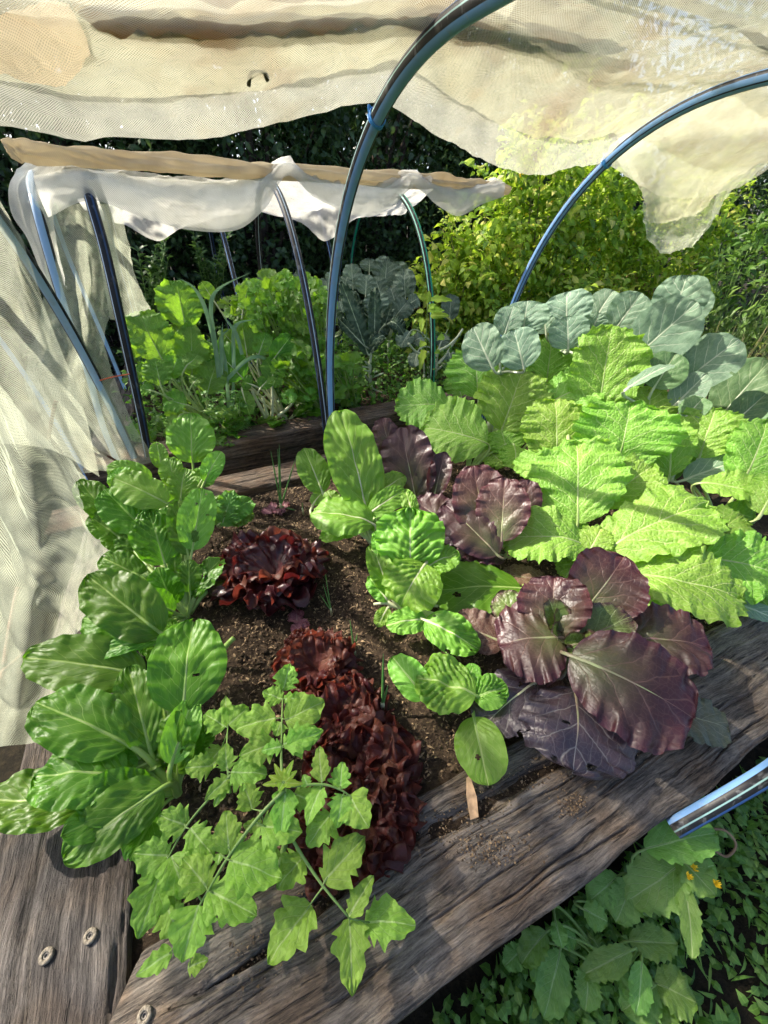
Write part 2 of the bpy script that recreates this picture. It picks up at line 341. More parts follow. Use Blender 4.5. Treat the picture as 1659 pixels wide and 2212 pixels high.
def sleeper(label, a, p, dirv, L, wid, thick, ztop, mat, seed, nx=220, ny=56, e0=0.0, e1=0.0, groove=None, tilt=0.0, group='weathered timber sleepers around the beds'):
    """weathered timber: local X along it, checked and eroded along the grain"""
    x = np.linspace(0, 1, nx+1)[:, None]; y = np.linspace(-0.5, 0.5, ny+1)[None, :]
    Y = y*wid; X = x*(L + (e1-e0)*(y+0.5)) + e0*(y+0.5)
    X, Y = np.broadcast_arrays(X, Y); P2 = np.stack([X, Y], -1)
    wy = Y + 0.022*fbm(P2, 2.2, seed, 3) + 0.006*fbm(P2, 9, seed+2, 2)
    G = np.stack([X*1.4, wy*34], -1)
    Z = 0.0030*fbm(G, 1.0, seed+3, 3) + 0.0055*fbm(P2, 4, seed+4, 2)
    for fq, dp, wdt, thr, ks in ((13, 0.016, 0.045, 0.15, 0), (29, 0.010, 0.06, 0.10, 20), (60, 0.005, 0.10, 0.0, 40)):
        chk = fbm(np.stack([X*1.1, wy*fq], -1), 1.0, seed+6+ks, 2); msk = np.clip((fbm(np.stack([X*3.5, wy*fq*0.5], -1), 1.0, seed+7+ks, 2)-thr)*5, 0, 1)
        Z = Z - dp*np.clip(1-np.abs(chk)/wdt, 0, 1)**0.8*msk
    ed = np.abs(y)*2 + 0*X
    Z = Z - 0.008*np.clip((ed-0.90)/0.10, 0, 1)**2 - 0.004*np.clip(fbm(np.stack([X*6, np.sign(Y)*3], -1), 1.5, seed+8, 2), 0, 1)*np.clip((ed-0.8)/0.2, 0, 1)
    Ys = Y + np.sign(Y)*0.010*fbm(np.stack([X, np.sign(Y)], -1), 4, seed+9, 3)*np.clip((ed-0.8)/0.2, 0, 1)
    if groove: Z = Z + groove(X, Y)
    top = np.stack([X, Ys, Z], -1)
    V = [top.reshape(-1, 3)]; F = [grid_faces(nx, ny)]; off = (nx+1)*(ny+1)
    rim = [(i, 0) for i in range(nx+1)] + [(nx, j) for j in range(1, ny+1)] + [(i, ny) for i in range(nx-1, -1, -1)] + [(0, j) for j in range(ny-1, 0, -1)]
    r = np.array([i*(ny+1)+j for i, j in rim]); R = top.reshape(-1, 3)[r]
    m1 = R.copy(); m1[:, 2] = -thick*0.5; m1[:, 1] += 0.004*vn(R, 9, seed+11); m2 = R.copy(); m2[:, 2] = -thick
    V += [R, m1, m2]; m = len(r); j = np.arange(m)
    for k in (0, 1): F.append(np.stack([off+k*m+j, off+(k+1)*m+j, off+(k+1)*m+(j+1) % m, off+k*m+(j+1) % m], -1))
    me = mesh('sleeper', np.vstack(V), F, mat)
    o = obj('timber_sleeper', me); o.location = tuple(W(a, p, ztop)); dv = unit(dirv)
    o.rotation_euler = (tilt, 0, math.atan2(dv[1], dv[0]))
    return tag(o, label, 'sleeper', group)
def front_groove(X, Y):          # rotted channel near the inner edge of the front timber
    a = X-0.55; y0 = 0.055 + 0.020*np.sin(a*5+0.5) + 0.010*np.sin(a*13)
    d = np.abs(Y-y0); w = 0.022*np.clip((a+0.25)/0.3, 0, 1)*np.clip((0.95-a)/0.5, 0, 1)+1e-4
    g = np.clip(1-(d/w)**2, 0, 1)
    return -0.030*g**0.6*(0.8+0.3*vn(np.stack([X*20, Y*60], -1), 1.0, 3))
sleeper('long grey cracked sleeper along the front of the bed below the purple leaves', -0.60, 0.128, AX, 3.75, 0.295, 0.2, 0.0, M_wood, 21, nx=760, ny=150, e0=0.20, groove=front_groove)
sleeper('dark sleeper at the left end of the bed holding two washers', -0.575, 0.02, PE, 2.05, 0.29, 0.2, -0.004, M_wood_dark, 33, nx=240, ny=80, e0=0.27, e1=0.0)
sleeper('back sleeper of the front bed behind the spring onion', -0.86, 1.955, AX, 4.4, 0.21, 0.2, 0.008, M_wood_brown, 41, nx=260)
sleeper('upper sleeper along the front of the second bed under the celery', -0.72, 2.345, AX, 4.3, 0.20, 0.10, 0.105, M_wood_brown, 52, nx=260)
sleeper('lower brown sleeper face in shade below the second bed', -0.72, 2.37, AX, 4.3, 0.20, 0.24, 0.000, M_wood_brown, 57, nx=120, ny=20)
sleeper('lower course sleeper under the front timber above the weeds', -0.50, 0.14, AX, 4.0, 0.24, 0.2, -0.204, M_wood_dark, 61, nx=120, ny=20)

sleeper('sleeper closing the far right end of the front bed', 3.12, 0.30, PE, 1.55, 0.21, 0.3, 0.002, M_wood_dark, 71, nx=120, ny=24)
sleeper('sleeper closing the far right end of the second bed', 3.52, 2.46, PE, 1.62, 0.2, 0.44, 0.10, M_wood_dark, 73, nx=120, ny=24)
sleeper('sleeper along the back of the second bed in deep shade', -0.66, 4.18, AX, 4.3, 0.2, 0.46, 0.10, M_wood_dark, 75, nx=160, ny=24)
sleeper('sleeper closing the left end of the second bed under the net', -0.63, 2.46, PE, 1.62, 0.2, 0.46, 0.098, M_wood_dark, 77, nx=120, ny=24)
# ------------------------------------------------------------------ hoops of polythene pipe
LB = (0.17, 0.33, 0.60); DB = (0.06, 0.14, 0.36)
M_pipe_blue = pipe_mat('pipe_blue', [(0.555, 0.105, LB), (0.775, 0.012, (0.25, 0.42, 0.40)), (0.90, 0.03, DB), (0.30, 0.06, DB), (0.08, 0.06, DB)])
M_pipe_blue2 = pipe_mat('pipe_blue_narrow', [(0.575, 0.05, LB), (0.725, 0.065, LB), (0.40, 0.05, LB), (0.2, 0.06, DB), (0.95, 0.06, LB)])
M_pipe_blue3 = pipe_mat('pipe_blue_left', [(0.53, 0.085, LB), (0.75, 0.05, LB), (0.10, 0.05, DB)])
M_pipe_black = pipe_mat('pipe_black', [(0.13, 0.015, (0.45, 0.55, 0.65)), (0.42, 0.03, (0.03, 0.06, 0.13)), (0.62, 0.02, (0.4, 0.5, 0.6)), (0.9, 0.02, (0.10, 0.22, 0.40))])  # thin pale lines are highlights painted along the black pipe
M_pipe_green = pipe_mat('pipe_green', [(0.05, 0.06, (0.01, 0.28, 0.16)), (0.32, 0.05, (0.01, 0.30, 0.17)), (0.60, 0.07, (0.01, 0.26, 0.15)), (0.84, 0.03, (0.2, 0.5, 0.4))])
M_pipe_pale = pipe_mat('pipe_pale', [(0.02, 0.10, (0.30, 0.50, 0.72)), (0.5, 0.12, (0.28, 0.42, 0.55)), (0.75, 0.05, (0.35, 0.5, 0.7))])
def se(u, n=2.3): return max(0.0, 1-abs(u)**n)**(1/n)
def hoop_path(a, c, hw, h, z0b=-0.12, z0f=-0.25, lean=0.0, n=72, skew=0.0, nexp=2.3, nexf=2.3):
    P = []
    for k in range(n+1):
        th = math.pi*k/n; u = math.cos(th); v = math.sin(th)
        e_ = nexp if u > 0 else nexf; r = (abs(u)**e_ + abs(v)**e_)**(-1/e_)
        P.append(W(a + skew*(0.5-0.5*u*r) + lean*v*r, c + hw*u*r, h*v*r))
    P = [P[0] + UP*z0b] + P + [P[-1] + UP*z0f]
    return np.array(P)
def hoop(label, path, mat, r=0.020, name='tunnel_hoop', group='pipe hoops holding up the nets', twist=0.0):
    V, F, uv = tube(path, r, 16, ref=AX); uv = uv.copy(); uv[:, 0] += twist
    base = path[0]; o = obj(name, mesh(name, V-base, F, mat, uv, uv), None, tuple(base))
    return tag(o, label, 'hoop', group)
pA = hoop_path(0.55, 0.93, 0.975, 1.470, z0b=-0.06, z0f=0.0, skew=0.16, nexf=3.0)
pA = np.vstack([pA[:-9], catmull([pA[-10], 0.5*pA[-10]+0.5*at(1659, 1672, 0.15)+UP*0.06, at(1659, 1672, 0.15), at(1455, 1790, -0.03)], 26)[1:]])
hA = hoop('blue striped pipe hoop rising from the bed in the middle, nearest the viewer', pA, M_pipe_blue, 0.0205)
hoop('blue striped pipe hoop standing behind the collards, over the right of the bed', hoop_path(1.84, 1.10, 1.10, 1.510), M_pipe_blue2, 0.0205)
hoop('pale blue and black pipe hoop at the left end behind the hanging net', hoop_path(-0.74, 1.14, 1.20, 1.50, z0b=-0.06), M_pipe_blue3, 0.0205)
hoop('grey pipe hoop veiled by netting beside the left end hoop', hoop_path(-0.48, 1.12, 1.17, 1.46, z0b=-0.06), M_pipe_pale, 0.0205)
# second tunnel
def path_img(pts, n=60):
    return catmull(np.array(pts), n)
p21 = path_img([atp(322, 990, 2.27), atp(303, 890, 2.25), atp(262, 700, 2.22), atp(226, 540, 2.26), atp(194, 425, 2.34), atp(190, 380, 2.55), atp(205, 390, 2.9), atp(235, 470, 3.3), atp(265, 580, 3.5), atp(296, 690, 3.62), atp(318, 780, 3.66), atp(318, 780, 3.66)*np.array([1, 1, 0.0])+UP*0.02])
hoop('black pipe hoop at the left end of the second tunnel beside the mustard', p21, M_pipe_black, 0.0205)
p20 = path_img([atp(235, 950, 2.30)*np.array([1, 1, 0])-UP*0.38, atp(235, 950, 2.30), atp(190, 800, 2.30), atp(155, 708, 2.30), atp(110, 560, 2.32), atp(77, 438, 2.40), atp(70, 390, 2.6), atp(90, 400, 3.0), atp(150, 560, 3.5), atp(150, 560, 3.5)*np.array([1, 1, 0.5])+PE*0.06, atp(150, 560, 3.5)*np.array([1, 1, 0.0])+PE*0.08-UP*0.38])
hoop('grey pipe hoop wrapped in net at the far left of the second tunnel', p20, M_pipe_pale, 0.0205)
hoop('black pipe hoop in front of the celery, screwed to the second bed', hoop_path(0.60, 3.0, 0.80, 1.33, z0b=-0.0, z0f=0.06), M_pipe_black, 0.0205, twist=0.62)
hoop('green striped pipe hoop in front of the kale', hoop_path(1.57, 3.45, 0.90, 1.335, z0b=0.0, z0f=0.0), M_pipe_green, 0.0205)
hoop('thin dark blue pipe hoop far behind the leeks', hoop_path(0.38, 4.35, 0.85, 1.30, z0b=-0.40, z0f=-0.1), M_pipe_black, 0.0205)
hoop('thin dark blue pipe hoop far behind the celery', hoop_path(1.35, 4.9, 0.9, 1.32, z0b=-0.40, z0f=-0.40), M_pipe_black, 0.0205)
M_tie = plain('blue_twine', (0.05, 0.25, 0.60), 0.5, 0.2, 60)
def ring(P, axis, r, thick, label, ends=2, name='twine_tie'):
    axis = unit(axis); a = unit(np.cross(axis, UP)); b = np.cross(axis, a); acc = Acc()
    for q in range(3):
        t = np.linspace(0, 2*math.pi, 26); path = P + axis*(0.005*(q-1) + 0.003*np.sin(t*2+q))[:, None] + r*(np.cos(t)[:, None]*a + np.sin(t)[:, None]*b)
        V, F, uv = tube(path, thick, 6, cap=False); acc.add(V, F, uv)
    for q in range(ends):
        e = P + a*r; path = catmull([e, e + a*0.012 + UP*0.012*(q+1) + AX*0.01, e + a*0.03 + AX*(0.03+0.02*q) + UP*0.02*(1-q)], 10)
        V, F, uv = tube(path, thick*0.8, 6); acc.add(V, F, uv)
    return tag(acc.build(name, M_tie, None, tuple(P), P), label, 'tie', 'blue twine ties on the hoops')
def near_path(path, px, py):
    best = None
    for i in range(len(path)-1):
        P = path[i]; d = P-CAMP; z = depth(P)
        if z < 0.05: continue
        x = 829.5 + FPX*d[0]/z; y = 1106 - FPX*(d @ np.array([0, math.sin(PITCH), math.cos(PITCH)]))/z
        e = (x-px)**2 + (y-py)**2
        if best is None or e < best[0]: best = (e, i)
    i = best[1]; return path[i], unit(path[i+1]-path[i])
pB = hoop_path(1.84, 1.10, 1.10, 1.510)
P, T = near_path(pA, 828, 252); ring(P, T, 0.0225, 0.0022, 'blue twine tie fixing the net hem to the nearest blue hoop')
P, T = near_path(pB, 1300, 325); ring(P, T, 0.0225, 0.0026, 'blue twine tie fixing the net hem to the right hand hoop')

# ------------------------------------------------------------------ nets
M_net1 = net_mat('net_beige', (0.48, 0.46, 0.30), (0.30, 0.21, 0.11), 0.24, 0.66, 0.006, 0.95)
M_net1b = net_mat('net_hem', (0.62, 0.62, 0.50), (0.42, 0.36, 0.22), 0.18, 0.64, 0.0055, 0.45)
M_net2 = net_mat('net_white', (0.86, 0.85, 0.78), (0.66, 0.58, 0.42), 0.34, 0.80, 0.005, 0.25)
M_net3 = net_mat('net_veil', (0.80, 0.84, 0.66), (0.58, 0.56, 0.36), 0.06, 0.44, 0.006, 0.4)
M_roll = net_mat('net_roll', (0.40, 0.27, 0.15), (0.26, 0.15, 0.07), 0.92, 1.0, 0.007, 0.6)
def sheet_mesh(name, P, mat, wr=0.008, ws=9.0, seed=1, zs=1.0):
    """P (m,n,3) -> wrinkled cloth; UV 'size' in metres"""
    m, n_ = P.shape[:2]
    du = np.gradient(P, axis=0); dv = np.gradient(P, axis=1); N_ = np.cross(du, dv); N_ /= np.maximum(1e-9, np.linalg.norm(N_, axis=-1))[..., None]
    Q = P*np.array([1, 1, zs]); Q = Q + 0.02*fbm(P, 6, seed+9, 2)[..., None]
    P = P + N_*(wr*fbm(Q, ws, seed, 3) + wr*0.9*np.clip(1-2.2*np.abs(vn(Q, ws*1.3, seed+3)), 0, 1)**1.5 + wr*0.5*np.clip(1-2.5*np.abs(vn(Q, ws*3.1, seed+5)), 0, 1))[..., None]
    U = np.cumsum(np.concatenate([np.zeros((1, n_)), np.linalg.norm(np.diff(P, axis=0), axis=-1)], 0), 0)
    Vv = np.cumsum(np.concatenate([np.zeros((m, 1)), np.linalg.norm(np.diff(P, axis=1), axis=-1)], 1), 1)
    U = np.broadcast_to(U.mean(1, keepdims=True), (m, n_)); Vv = np.broadcast_to(Vv.mean(0, keepdims=True), (m, n_))
    uv = np.stack([U, Vv], -1).reshape(-1, 2)
    return P.reshape(-1, 3), [grid_faces(m-1, n_-1)], uv
def bicat(ctrl, M_, N_):
    c = np.array([catmull(r, N_) for r in np.asarray(ctrl, float)])
    return np.stack([catmull(c[:, j], M_) for j in range(N_)], 1)
def interp(a, xs, ys): return np.interp(a, xs, ys)
HA = [-1.9, -0.74, 0.60, 1.84, 3.1]
def net1_grid(s0, s1, lift, M_=220, N_=50, drop=0.0, a0=-1.5):
    a = np.linspace(a0, 3.0, M_)
    c = interp(a, [-0.74, 0.6, 1.84], [1.14, 0.93, 1.10]); hw = interp(a, [-0.74, 0.6, 1.84], [1.20, 0.975, 1.10]); h = interp(a, [-0.74, 0.6, 1.84], [1.50, 1.47, 1.51])
    eb = interp(a, [-0.74, 0.0, 0.6, 1.2, 1.84, 3.0], [1.62, 1.42, 1.335, 1.52, 1.70, 1.75])
    fr = np.zeros_like(a); amp = np.zeros_like(a)
    for i in range(len(HA)-1):
        k = (a >= HA[i]) & (a <= HA[i+1]); fr[k] = (a[k]-HA[i])/(HA[i+1]-HA[i]); amp[k] = [0.10, 0.090, 0.055, 0.06][i]
    sag = np.abs(np.sin(math.pi*fr))**1.2*amp
    s = np.linspace(s0, s1, N_)[None, :]
    p = eb[:, None] + (0.42-eb[:, None])*s
    u = np.clip(np.abs((p-c[:, None])/hw[:, None]), 0, 0.999)
    z = h[:, None]*(1-u**2.3)**(1/2.3) + 0.024 + lift - sag[:, None]*(1.0*(1-s)+0.35)*np.where(s < 0.03, 1.1, 1.0) - drop*np.clip(1-s/0.06, 0, 1)
    return a[:, None, None]*AX + p[..., None]*PE + z[..., None]*UP
nt = thing('tunnel_net', W(0.6, 1.0, 1.49), 'beige insect net draped over the near blue hoops above the bed', 'netting')
acc = Acc(); V, F, uv = sheet_mesh('net', net1_grid(0.0, 1.0, 0.0), None, 0.010, 6, 5); acc.add(V, F, uv, uv)
acc.build('net_sheet', M_net1b, nt, (0, 0, 0), org(nt))
acc = Acc(); V, F, uv = sheet_mesh('net', net1_grid(0.09, 0.36, 0.014), None, 0.010, 7, 15); acc.add(V, F, uv, uv)
acc.build('folded_layer', M_net1, nt, (0, 0, 0), org(nt))
acc = Acc(); V, F, uv = sheet_mesh('net', net1_grid(0.30, 1.0, 0.026, a0=0.72), None, 0.012, 6, 25); acc.add(V, F, uv, uv)
acc.build('doubled_layer', net_mat('net_stained', (0.44, 0.42, 0.29), (0.28, 0.19, 0.10), 0.30, 0.70, 0.0055, 1.0), nt, (0, 0, 0), org(nt))
def roll(path, r0, mat, seed, folds=7, n=120, ns=22, rv=0.25):
    path = catmull(path, n); V, F, uv = tube(path, 1.0, ns, ref=PE)
    k = len(path); Q = V[:k*(ns+1)].reshape(k, ns+1, 3); c = path[:, None, :]; d = Q-c
    t = np.linspace(0, 1, k)[:, None]; ang = np.linspace(0, 2*math.pi, ns+1)[None, :]
    rr = r0*(1 + rv*vn(np.stack([t*9+0*ang, 0*t+np.cos(ang), np.sin(ang)+0*t], -1), 1.0, seed) + 0.10*np.sin(ang*folds + t*34 + 3*vn(np.stack([t*5+0*ang, 0*t+0*ang], -1), 1, seed+2)) + 0.34*np.abs(np.sin(ang*1.5 + t*26 + 3*vn(np.stack([t*12+0*ang, np.cos(ang)+0*t], -1), 1, seed+5))) - 0.2 + 0.16*vn(np.stack([t*40+0*ang, 2*np.cos(ang)+0*t, 2*np.sin(ang)+0*t], -1), 1.0, seed+6))
    rr = rr*np.clip(np.minimum(t, 1-t)*14+0.45, 0, 1)
    V = np.vstack([(c + d*rr[..., None]).reshape(-1, 3), V[k*(ns+1):]])
    return V, F, uv*np.array([2*math.pi*r0, 1])
acc = Acc(); V, F, uv = roll([W(-0.05, 1.14, 1.445), W(0.15, 1.15, 1.458), W(0.4, 1.15, 1.495), W(0.62, 1.14, 1.525), W(1.1, 1.1, 1.52)], 0.030, None, 3); acc.add(V, F, uv, uv)
tag(acc.build('rolled_net', M_roll, None, tuple(W(0.3, 1.15, 1.48)), W(0.3, 1.15, 1.48)), 'brown roll of net lying on top of the near tunnel net', 'rolled net')
# lump of folded net at the end of the roll
cg = [[at(-60, 120, 1.40), at(20, 110, 1.41), at(100, 90, 1.42), at(165, 70, 1.43)], [at(-60, 160, 1.385), at(40, 165, 1.40), at(120, 150, 1.405), at(205, 120, 1.41)], [at(-60, 205, 1.37), at(40, 212, 1.37), at(140, 228, 1.37), at(200, 165, 1.40)]]
cg = [[atp(x, y, p) for x, y, p in row] for row in [
  [(-60, 120, 1.12), (20, 100, 1.12), (100, 60, 1.11), (165, 65, 1.12)],
  [(-60, 165, 1.18), (40, 165, 1.18), (120, 150, 1.17), (200, 130, 1.17)],
  [(-60, 205, 1.24), (40, 212, 1.24), (150, 232, 1.25), (205, 160, 1.22)]]]
acc = Acc(); V, F, uv = sheet_mesh('n', bicat(cg, 30, 40) + UP*0.03, None, 0.006, 18, 8); acc.add(V, F, uv, uv)
tag(acc.build('net_offcut', net_mat('net_offcut_cloth', (0.62, 0.50, 0.34), (0.45, 0.30, 0.17), 0.45, 0.85, 0.006, 0.5), None, tuple(W(-0.2, 1.18, 1.42)), W(-0.2, 1.18, 1.42)), 'pinkish brown scrap of net folded at the end of the roll', 'netting')
# ridge cord
M_cord = plain('dark_cord', (0.06, 0.045, 0.03), 0.8, 0.4, 80)
rp = catmull([W(0.3, 0.92, 1.515), W(1.18, 0.9, 1.508), W(1.43, 0.9, 1.485), W(1.84, 0.98, 1.535), W(3.0, 1.0, 1.52)], 60)
V, F, uv = tube(rp, 0.0085, 10); tag(obj('ridge_cord', mesh('ridge_cord', V-rp[0], F, M_cord, uv, uv), None, tuple(rp[0])), 'dark cord along the ridge of the near tunnel, upper right', 'cord')
# hanging bag of net beyond the right hoop
cb = [[atp(x, y, p) for x, y, p in row] for row in [
  [(1300, 330, 1.72), (1390, 262, 1.62), (1500, 215, 1.50), (1600, 190, 1.45), (1690, 170, 1.4)],
  [(1335, 345, 1.80), (1400, 330, 1.72), (1500, 300, 1.60), (1600, 290, 1.62), (1700, 260, 1.6)],
  [(1392, 420, 1.86), (1430, 410, 1.74), (1500, 420, 1.66), (1570, 390, 1.74), (1690, 330, 1.7)],
  [(1393, 480, 1.88), (1435, 500, 1.76), (1490, 490, 1.72), (1535, 470, 1.78), (1558, 405, 1.8)],
  [(1425, 538, 1.86), (1445, 545, 1.80), (1470, 538, 1.78), (1500, 520, 1.80), (1545, 455, 1.82)]]]
bg_ = thing('hanging_net', atp(1450, 545, 1.8), 'sagging bag of pale net hanging in front of the tomato vines', 'netting')
acc = Acc(); V, F, uv = sheet_mesh('n', bicat(cb, 70, 70), None, 0.018, 9, 31); acc.add(V, F, uv, uv); acc.build('net_sheet', M_net3, bg_, (0, 0, 0), org(bg_))
acc = Acc(); G_ = bicat(cb, 70, 70)[:48, 12:] + PE*0.07; V, F, uv = sheet_mesh('n', G_, None, 0.02, 7, 37); acc.add(V, F, uv, uv)
acc.build('folded_layer', net_mat('net_bag_inner', (0.56, 0.54, 0.36), (0.34, 0.28, 0.15), 0.30, 0.72, 0.007, 0.5), bg_, (0, 0, 0), org(bg_))

# net of the second tunnel
hem_a = np.array([-0.42, -0.25, -0.08, 0.10, 0.30, 0.45, 0.57, 0.70, 0.94, 1.10, 1.23, 1.38, 1.52, 1.68, 1.82])
hem_z = np.array([1.16, 1.215, 1.16, 1.115, 1.115, 1.20, 1.315, 1.235, 1.165, 1.205, 1.285, 1.215, 1.17, 1.225, 1.26])
rows = []
for a_, z_ in zip(hem_a, hem_z):
    sg = 1.30-z_
    rows.append([W(a_, 2.325, z_), W(a_, 2.33, z_+0.05+0.3*sg), W(a_, 2.42, 1.335-0.25*sg), W(a_, 2.62, 1.350-0.35*sg), W(a_, 3.0, 1.365-0.35*sg), W(a_, 3.4, 1.26-0.4*sg), W(a_, 3.50, 1.24-0.3*sg), W(a_, 3.58, 1.20-0.25*sg-0.13*math.exp(-((a_+0.08)/0.18)**2)-0.17*math.exp(-((a_-1.15)/0.16)**2))])
n2 = thing('tunnel_net', W(0.6, 3.0, 1.36), 'white net swagged over the hoops of the second tunnel', 'netting')
acc = Acc(); V, F, uv = sheet_mesh('n', bicat(rows, 170, 60), None, 0.007, 8, 41); acc.add(V, F, uv, uv); acc.build('net_sheet', M_net2, n2, (0, 0, 0), org(n2))
acc = Acc(); V, F, uv = sheet_mesh('n', bicat([[q for q in r[:3]] for r in rows], 150, 30) + PE*0.03 + UP*0.012, None, 0.016, 8, 46); acc.add(V, F, uv, uv); acc.build('folded_layer', M_net2, n2, (0, 0, 0), org(n2))
M_roll2 = net_mat('net_roll_tan', (0.56, 0.49, 0.35), (0.40, 0.29, 0.16), 0.92, 1.0, 0.006, 0.5)
acc = Acc(); V, F, uv = roll([atp(18, 330, 2.36), atp(60, 322, 2.36), atp(250, 345, 2.37), atp(500, 366, 2.38), atp(800, 384, 2.38), atp(1000, 400, 2.38), atp(1100, 412, 2.40)], 0.031, None, 13, 5, 260, 40, 0.38); acc.add(V, F, uv, uv)
tag(acc.build('rolled_net', M_roll2, None, tuple(W(0.5, 2.46, 1.37)), W(0.5, 2.46, 1.37)), 'long tan roll of net lying along the top of the second tunnel', 'rolled net')
def curtain(name, label, rows, mat, seed, wr=0.02, ws=8, M_=60, N_=50, plane='p'):
    f = atp if plane == 'p' else ata
    G_ = bicat([[f(x, y, p) for x, y, p in r] for r in rows], M_, N_)
    base = G_.reshape(-1, 3)[np.argmin(G_.reshape(-1, 3)[:, 2])]
    acc = Acc(); V, F, uv = sheet_mesh('n', G_, None, wr, ws, seed, 0.22); acc.add(V, F, uv, uv)
    return tag(acc.build(name, mat, None, tuple(base), base), label, 'netting')
curtain('hanging_net', 'bulging white net hanging off the far left end of the second tunnel', [
  [(58, 345, 2.52), (100, 338, 2.46), (150, 345, 2.40), (200, 372, 2.36)],
  [(22, 395, 2.50), (60, 400, 2.42), (120, 410, 2.36), (190, 425, 2.33)],
  [(28, 460, 2.48), (60, 480, 2.42), (95, 490, 2.36), (120, 450, 2.34)],
  [(60, 515, 2.48), (90, 540, 2.42), (110, 545, 2.38), (122, 520, 2.36)],
  [(85, 575, 2.50), (110, 620, 2.46), (135, 645, 2.42), (140, 600, 2.40)]], M_net2, 61, 0.010)
M_veil = net_mat('net_curtain', (0.84, 0.89, 0.68), (0.66, 0.66, 0.42), 0.08, 0.50, 0.006, 0.3)
curtain('hanging_net', 'gathered net curtain tied between the poles left of the second bed', [
  [(72, 435, 2.40), (120, 440, 2.34), (170, 440, 2.40), (235, 436, 2.36)],
  [(108, 560, 2.36), (150, 570, 2.28), (195, 590, 2.38), (262, 600, 2.30)],
  [(85, 700, 2.34), (150, 720, 2.26), (190, 690, 2.34), (232, 730, 2.26)],
  [(60, 830, 2.22), (130, 850, 2.14), (185, 845, 2.24), (262, 850, 2.20)],
  [(110, 930, 2.20), (180, 940, 2.12), (240, 940, 2.22), (300, 930, 2.16)],
  [(170, 1020, 2.16), (230, 1015, 2.12), (280, 1010, 2.18), (340, 995, 2.14)]], M_veil, 67, 0.014, 9, 90, 60)
curtain('hanging_net', 'yellowish net strip hanging beside the black pole of the second tunnel', [
  [(205, 440, 2.62), (240, 440, 2.56), (262, 440, 2.62)], [(215, 520, 2.66), (245, 520, 2.58), (275, 530, 2.66)],
  [(225, 600, 2.70), (262, 600, 2.60), (300, 620, 2.70)], [(240, 690, 2.72), (285, 690, 2.64), (330, 680, 2.72)]], M_veil, 71, 0.014, 12, 50, 24)
curtain('hanging_net', 'sheer net curtain over the leaning poles at the left edge', [
  [(-120, 330, 1.9), (-40, 380, 1.86), (20, 470, 1.92), (60, 520, 1.9)],
  [(-120, 520, 1.9), (-30, 560, 1.82), (50, 640, 1.92), (110, 700, 1.9)],
  [(-120, 760, 1.85), (0, 780, 1.76), (90, 820, 1.9), (180, 880, 1.92)],
  [(-80, 960, 1.82), (40, 960, 1.74), (130, 980, 1.86), (215, 1030, 1.9)]], M_net3, 73, 0.012, 8, 70, 50)
curtain('hanging_net', 'near net curtain draped over the left sleeper, lower left edge', [
  [(-160, 640, -0.62), (-60, 760, -0.60), (30, 880, -0.63), (110, 960, -0.60), (180, 1030, -0.62)],
  [(-160, 900, -0.66), (-40, 960, -0.60), (50, 1030, -0.65), (140, 1090, -0.58), (228, 1150, -0.60)],
  [(-160, 1120, -0.68), (-40, 1140, -0.60), (60, 1170, -0.64), (160, 1195, -0.57), (252, 1222, -0.58)],
  [(-160, 1300, -0.70), (-40, 1300, -0.62), (50, 1310, -0.65), (120, 1330, -0.60), (182, 1335, -0.60)],
  [(-140, 1460, -0.72), (-40, 1460, -0.65), (30, 1470, -0.66), (80, 1480, -0.63), (112, 1480, -0.63)],
  [(-120, 1625, -0.73), (-40, 1620, -0.68), (10, 1612, -0.68), (55, 1608, -0.66), (92, 1600, -0.65)]], M_veil, 79, 0.017, 6, 130, 90, 'a')
# rusty rods, stick, twine
M_rust = plain('rusty_steel', (0.11, 0.055, 0.035), 0.75, 0.5, 60, 0.3, 0.3, 0.4)
def rod(name, label, pts, r, mat, cat='rod', group=None):
    path = catmull(pts, 24); V, F, uv = tube(path, r, 9)
    return tag(obj(name, mesh(name, V-path[0], F, mat, uv, uv), None, tuple(path[0])), label, cat, group)
rod('net_hole', 'dark torn hole in the near net, drawn as a curled strip', [atp(537, 186, 1.26), atp(541, 160, 1.25), atp(552, 146, 1.245), atp(566, 151, 1.245), atp(578, 174, 1.255)], 0.0042, plain('net_hole_dark', (0.05, 0.045, 0.02), 0.9), 'net hole')  # dark strip added to stand for a torn hole; the net itself stays whole
rod('steel_rod', 'short rusty rod pinning the net beside the left blue pole', [atp(105, 948, 2.12), atp(112, 905, 2.10), atp(121, 866, 2.08)], 0.007, M_rust)
rod('steel_rod', 'rusty rod lying aslant behind the net at the foot of the black pole', [atp(158, 945, 2.16), atp(215, 975, 2.14), atp(272, 1008, 2.12)], 0.006, M_rust)
rod('bent_stick', 'bent brown stick showing through the near net curtain at the left edge', [ata(-10, 1500, -0.70), ata(5, 1455, -0.70), ata(20, 1440, -0.69), ata(60, 1405, -0.69)], 0.006, M_rust, 'stick')
rod('bent_stick', 'straight brown stick leaning behind the near net curtain', [ata(8, 1440, -0.72), ata(22, 1350, -0.72), ata(38, 1270, -0.72)], 0.006, M_rust, 'stick')
rod('orange_twine', 'orange twine tying the net to the black pole', [atp(215, 822, 2.22), atp(240, 815, 2.20), atp(268, 810, 2.19), atp(282, 808, 2.22)], 0.003, plain('orange_twine_fibre', (0.55, 0.12, 0.05), 0.7), 'twine')
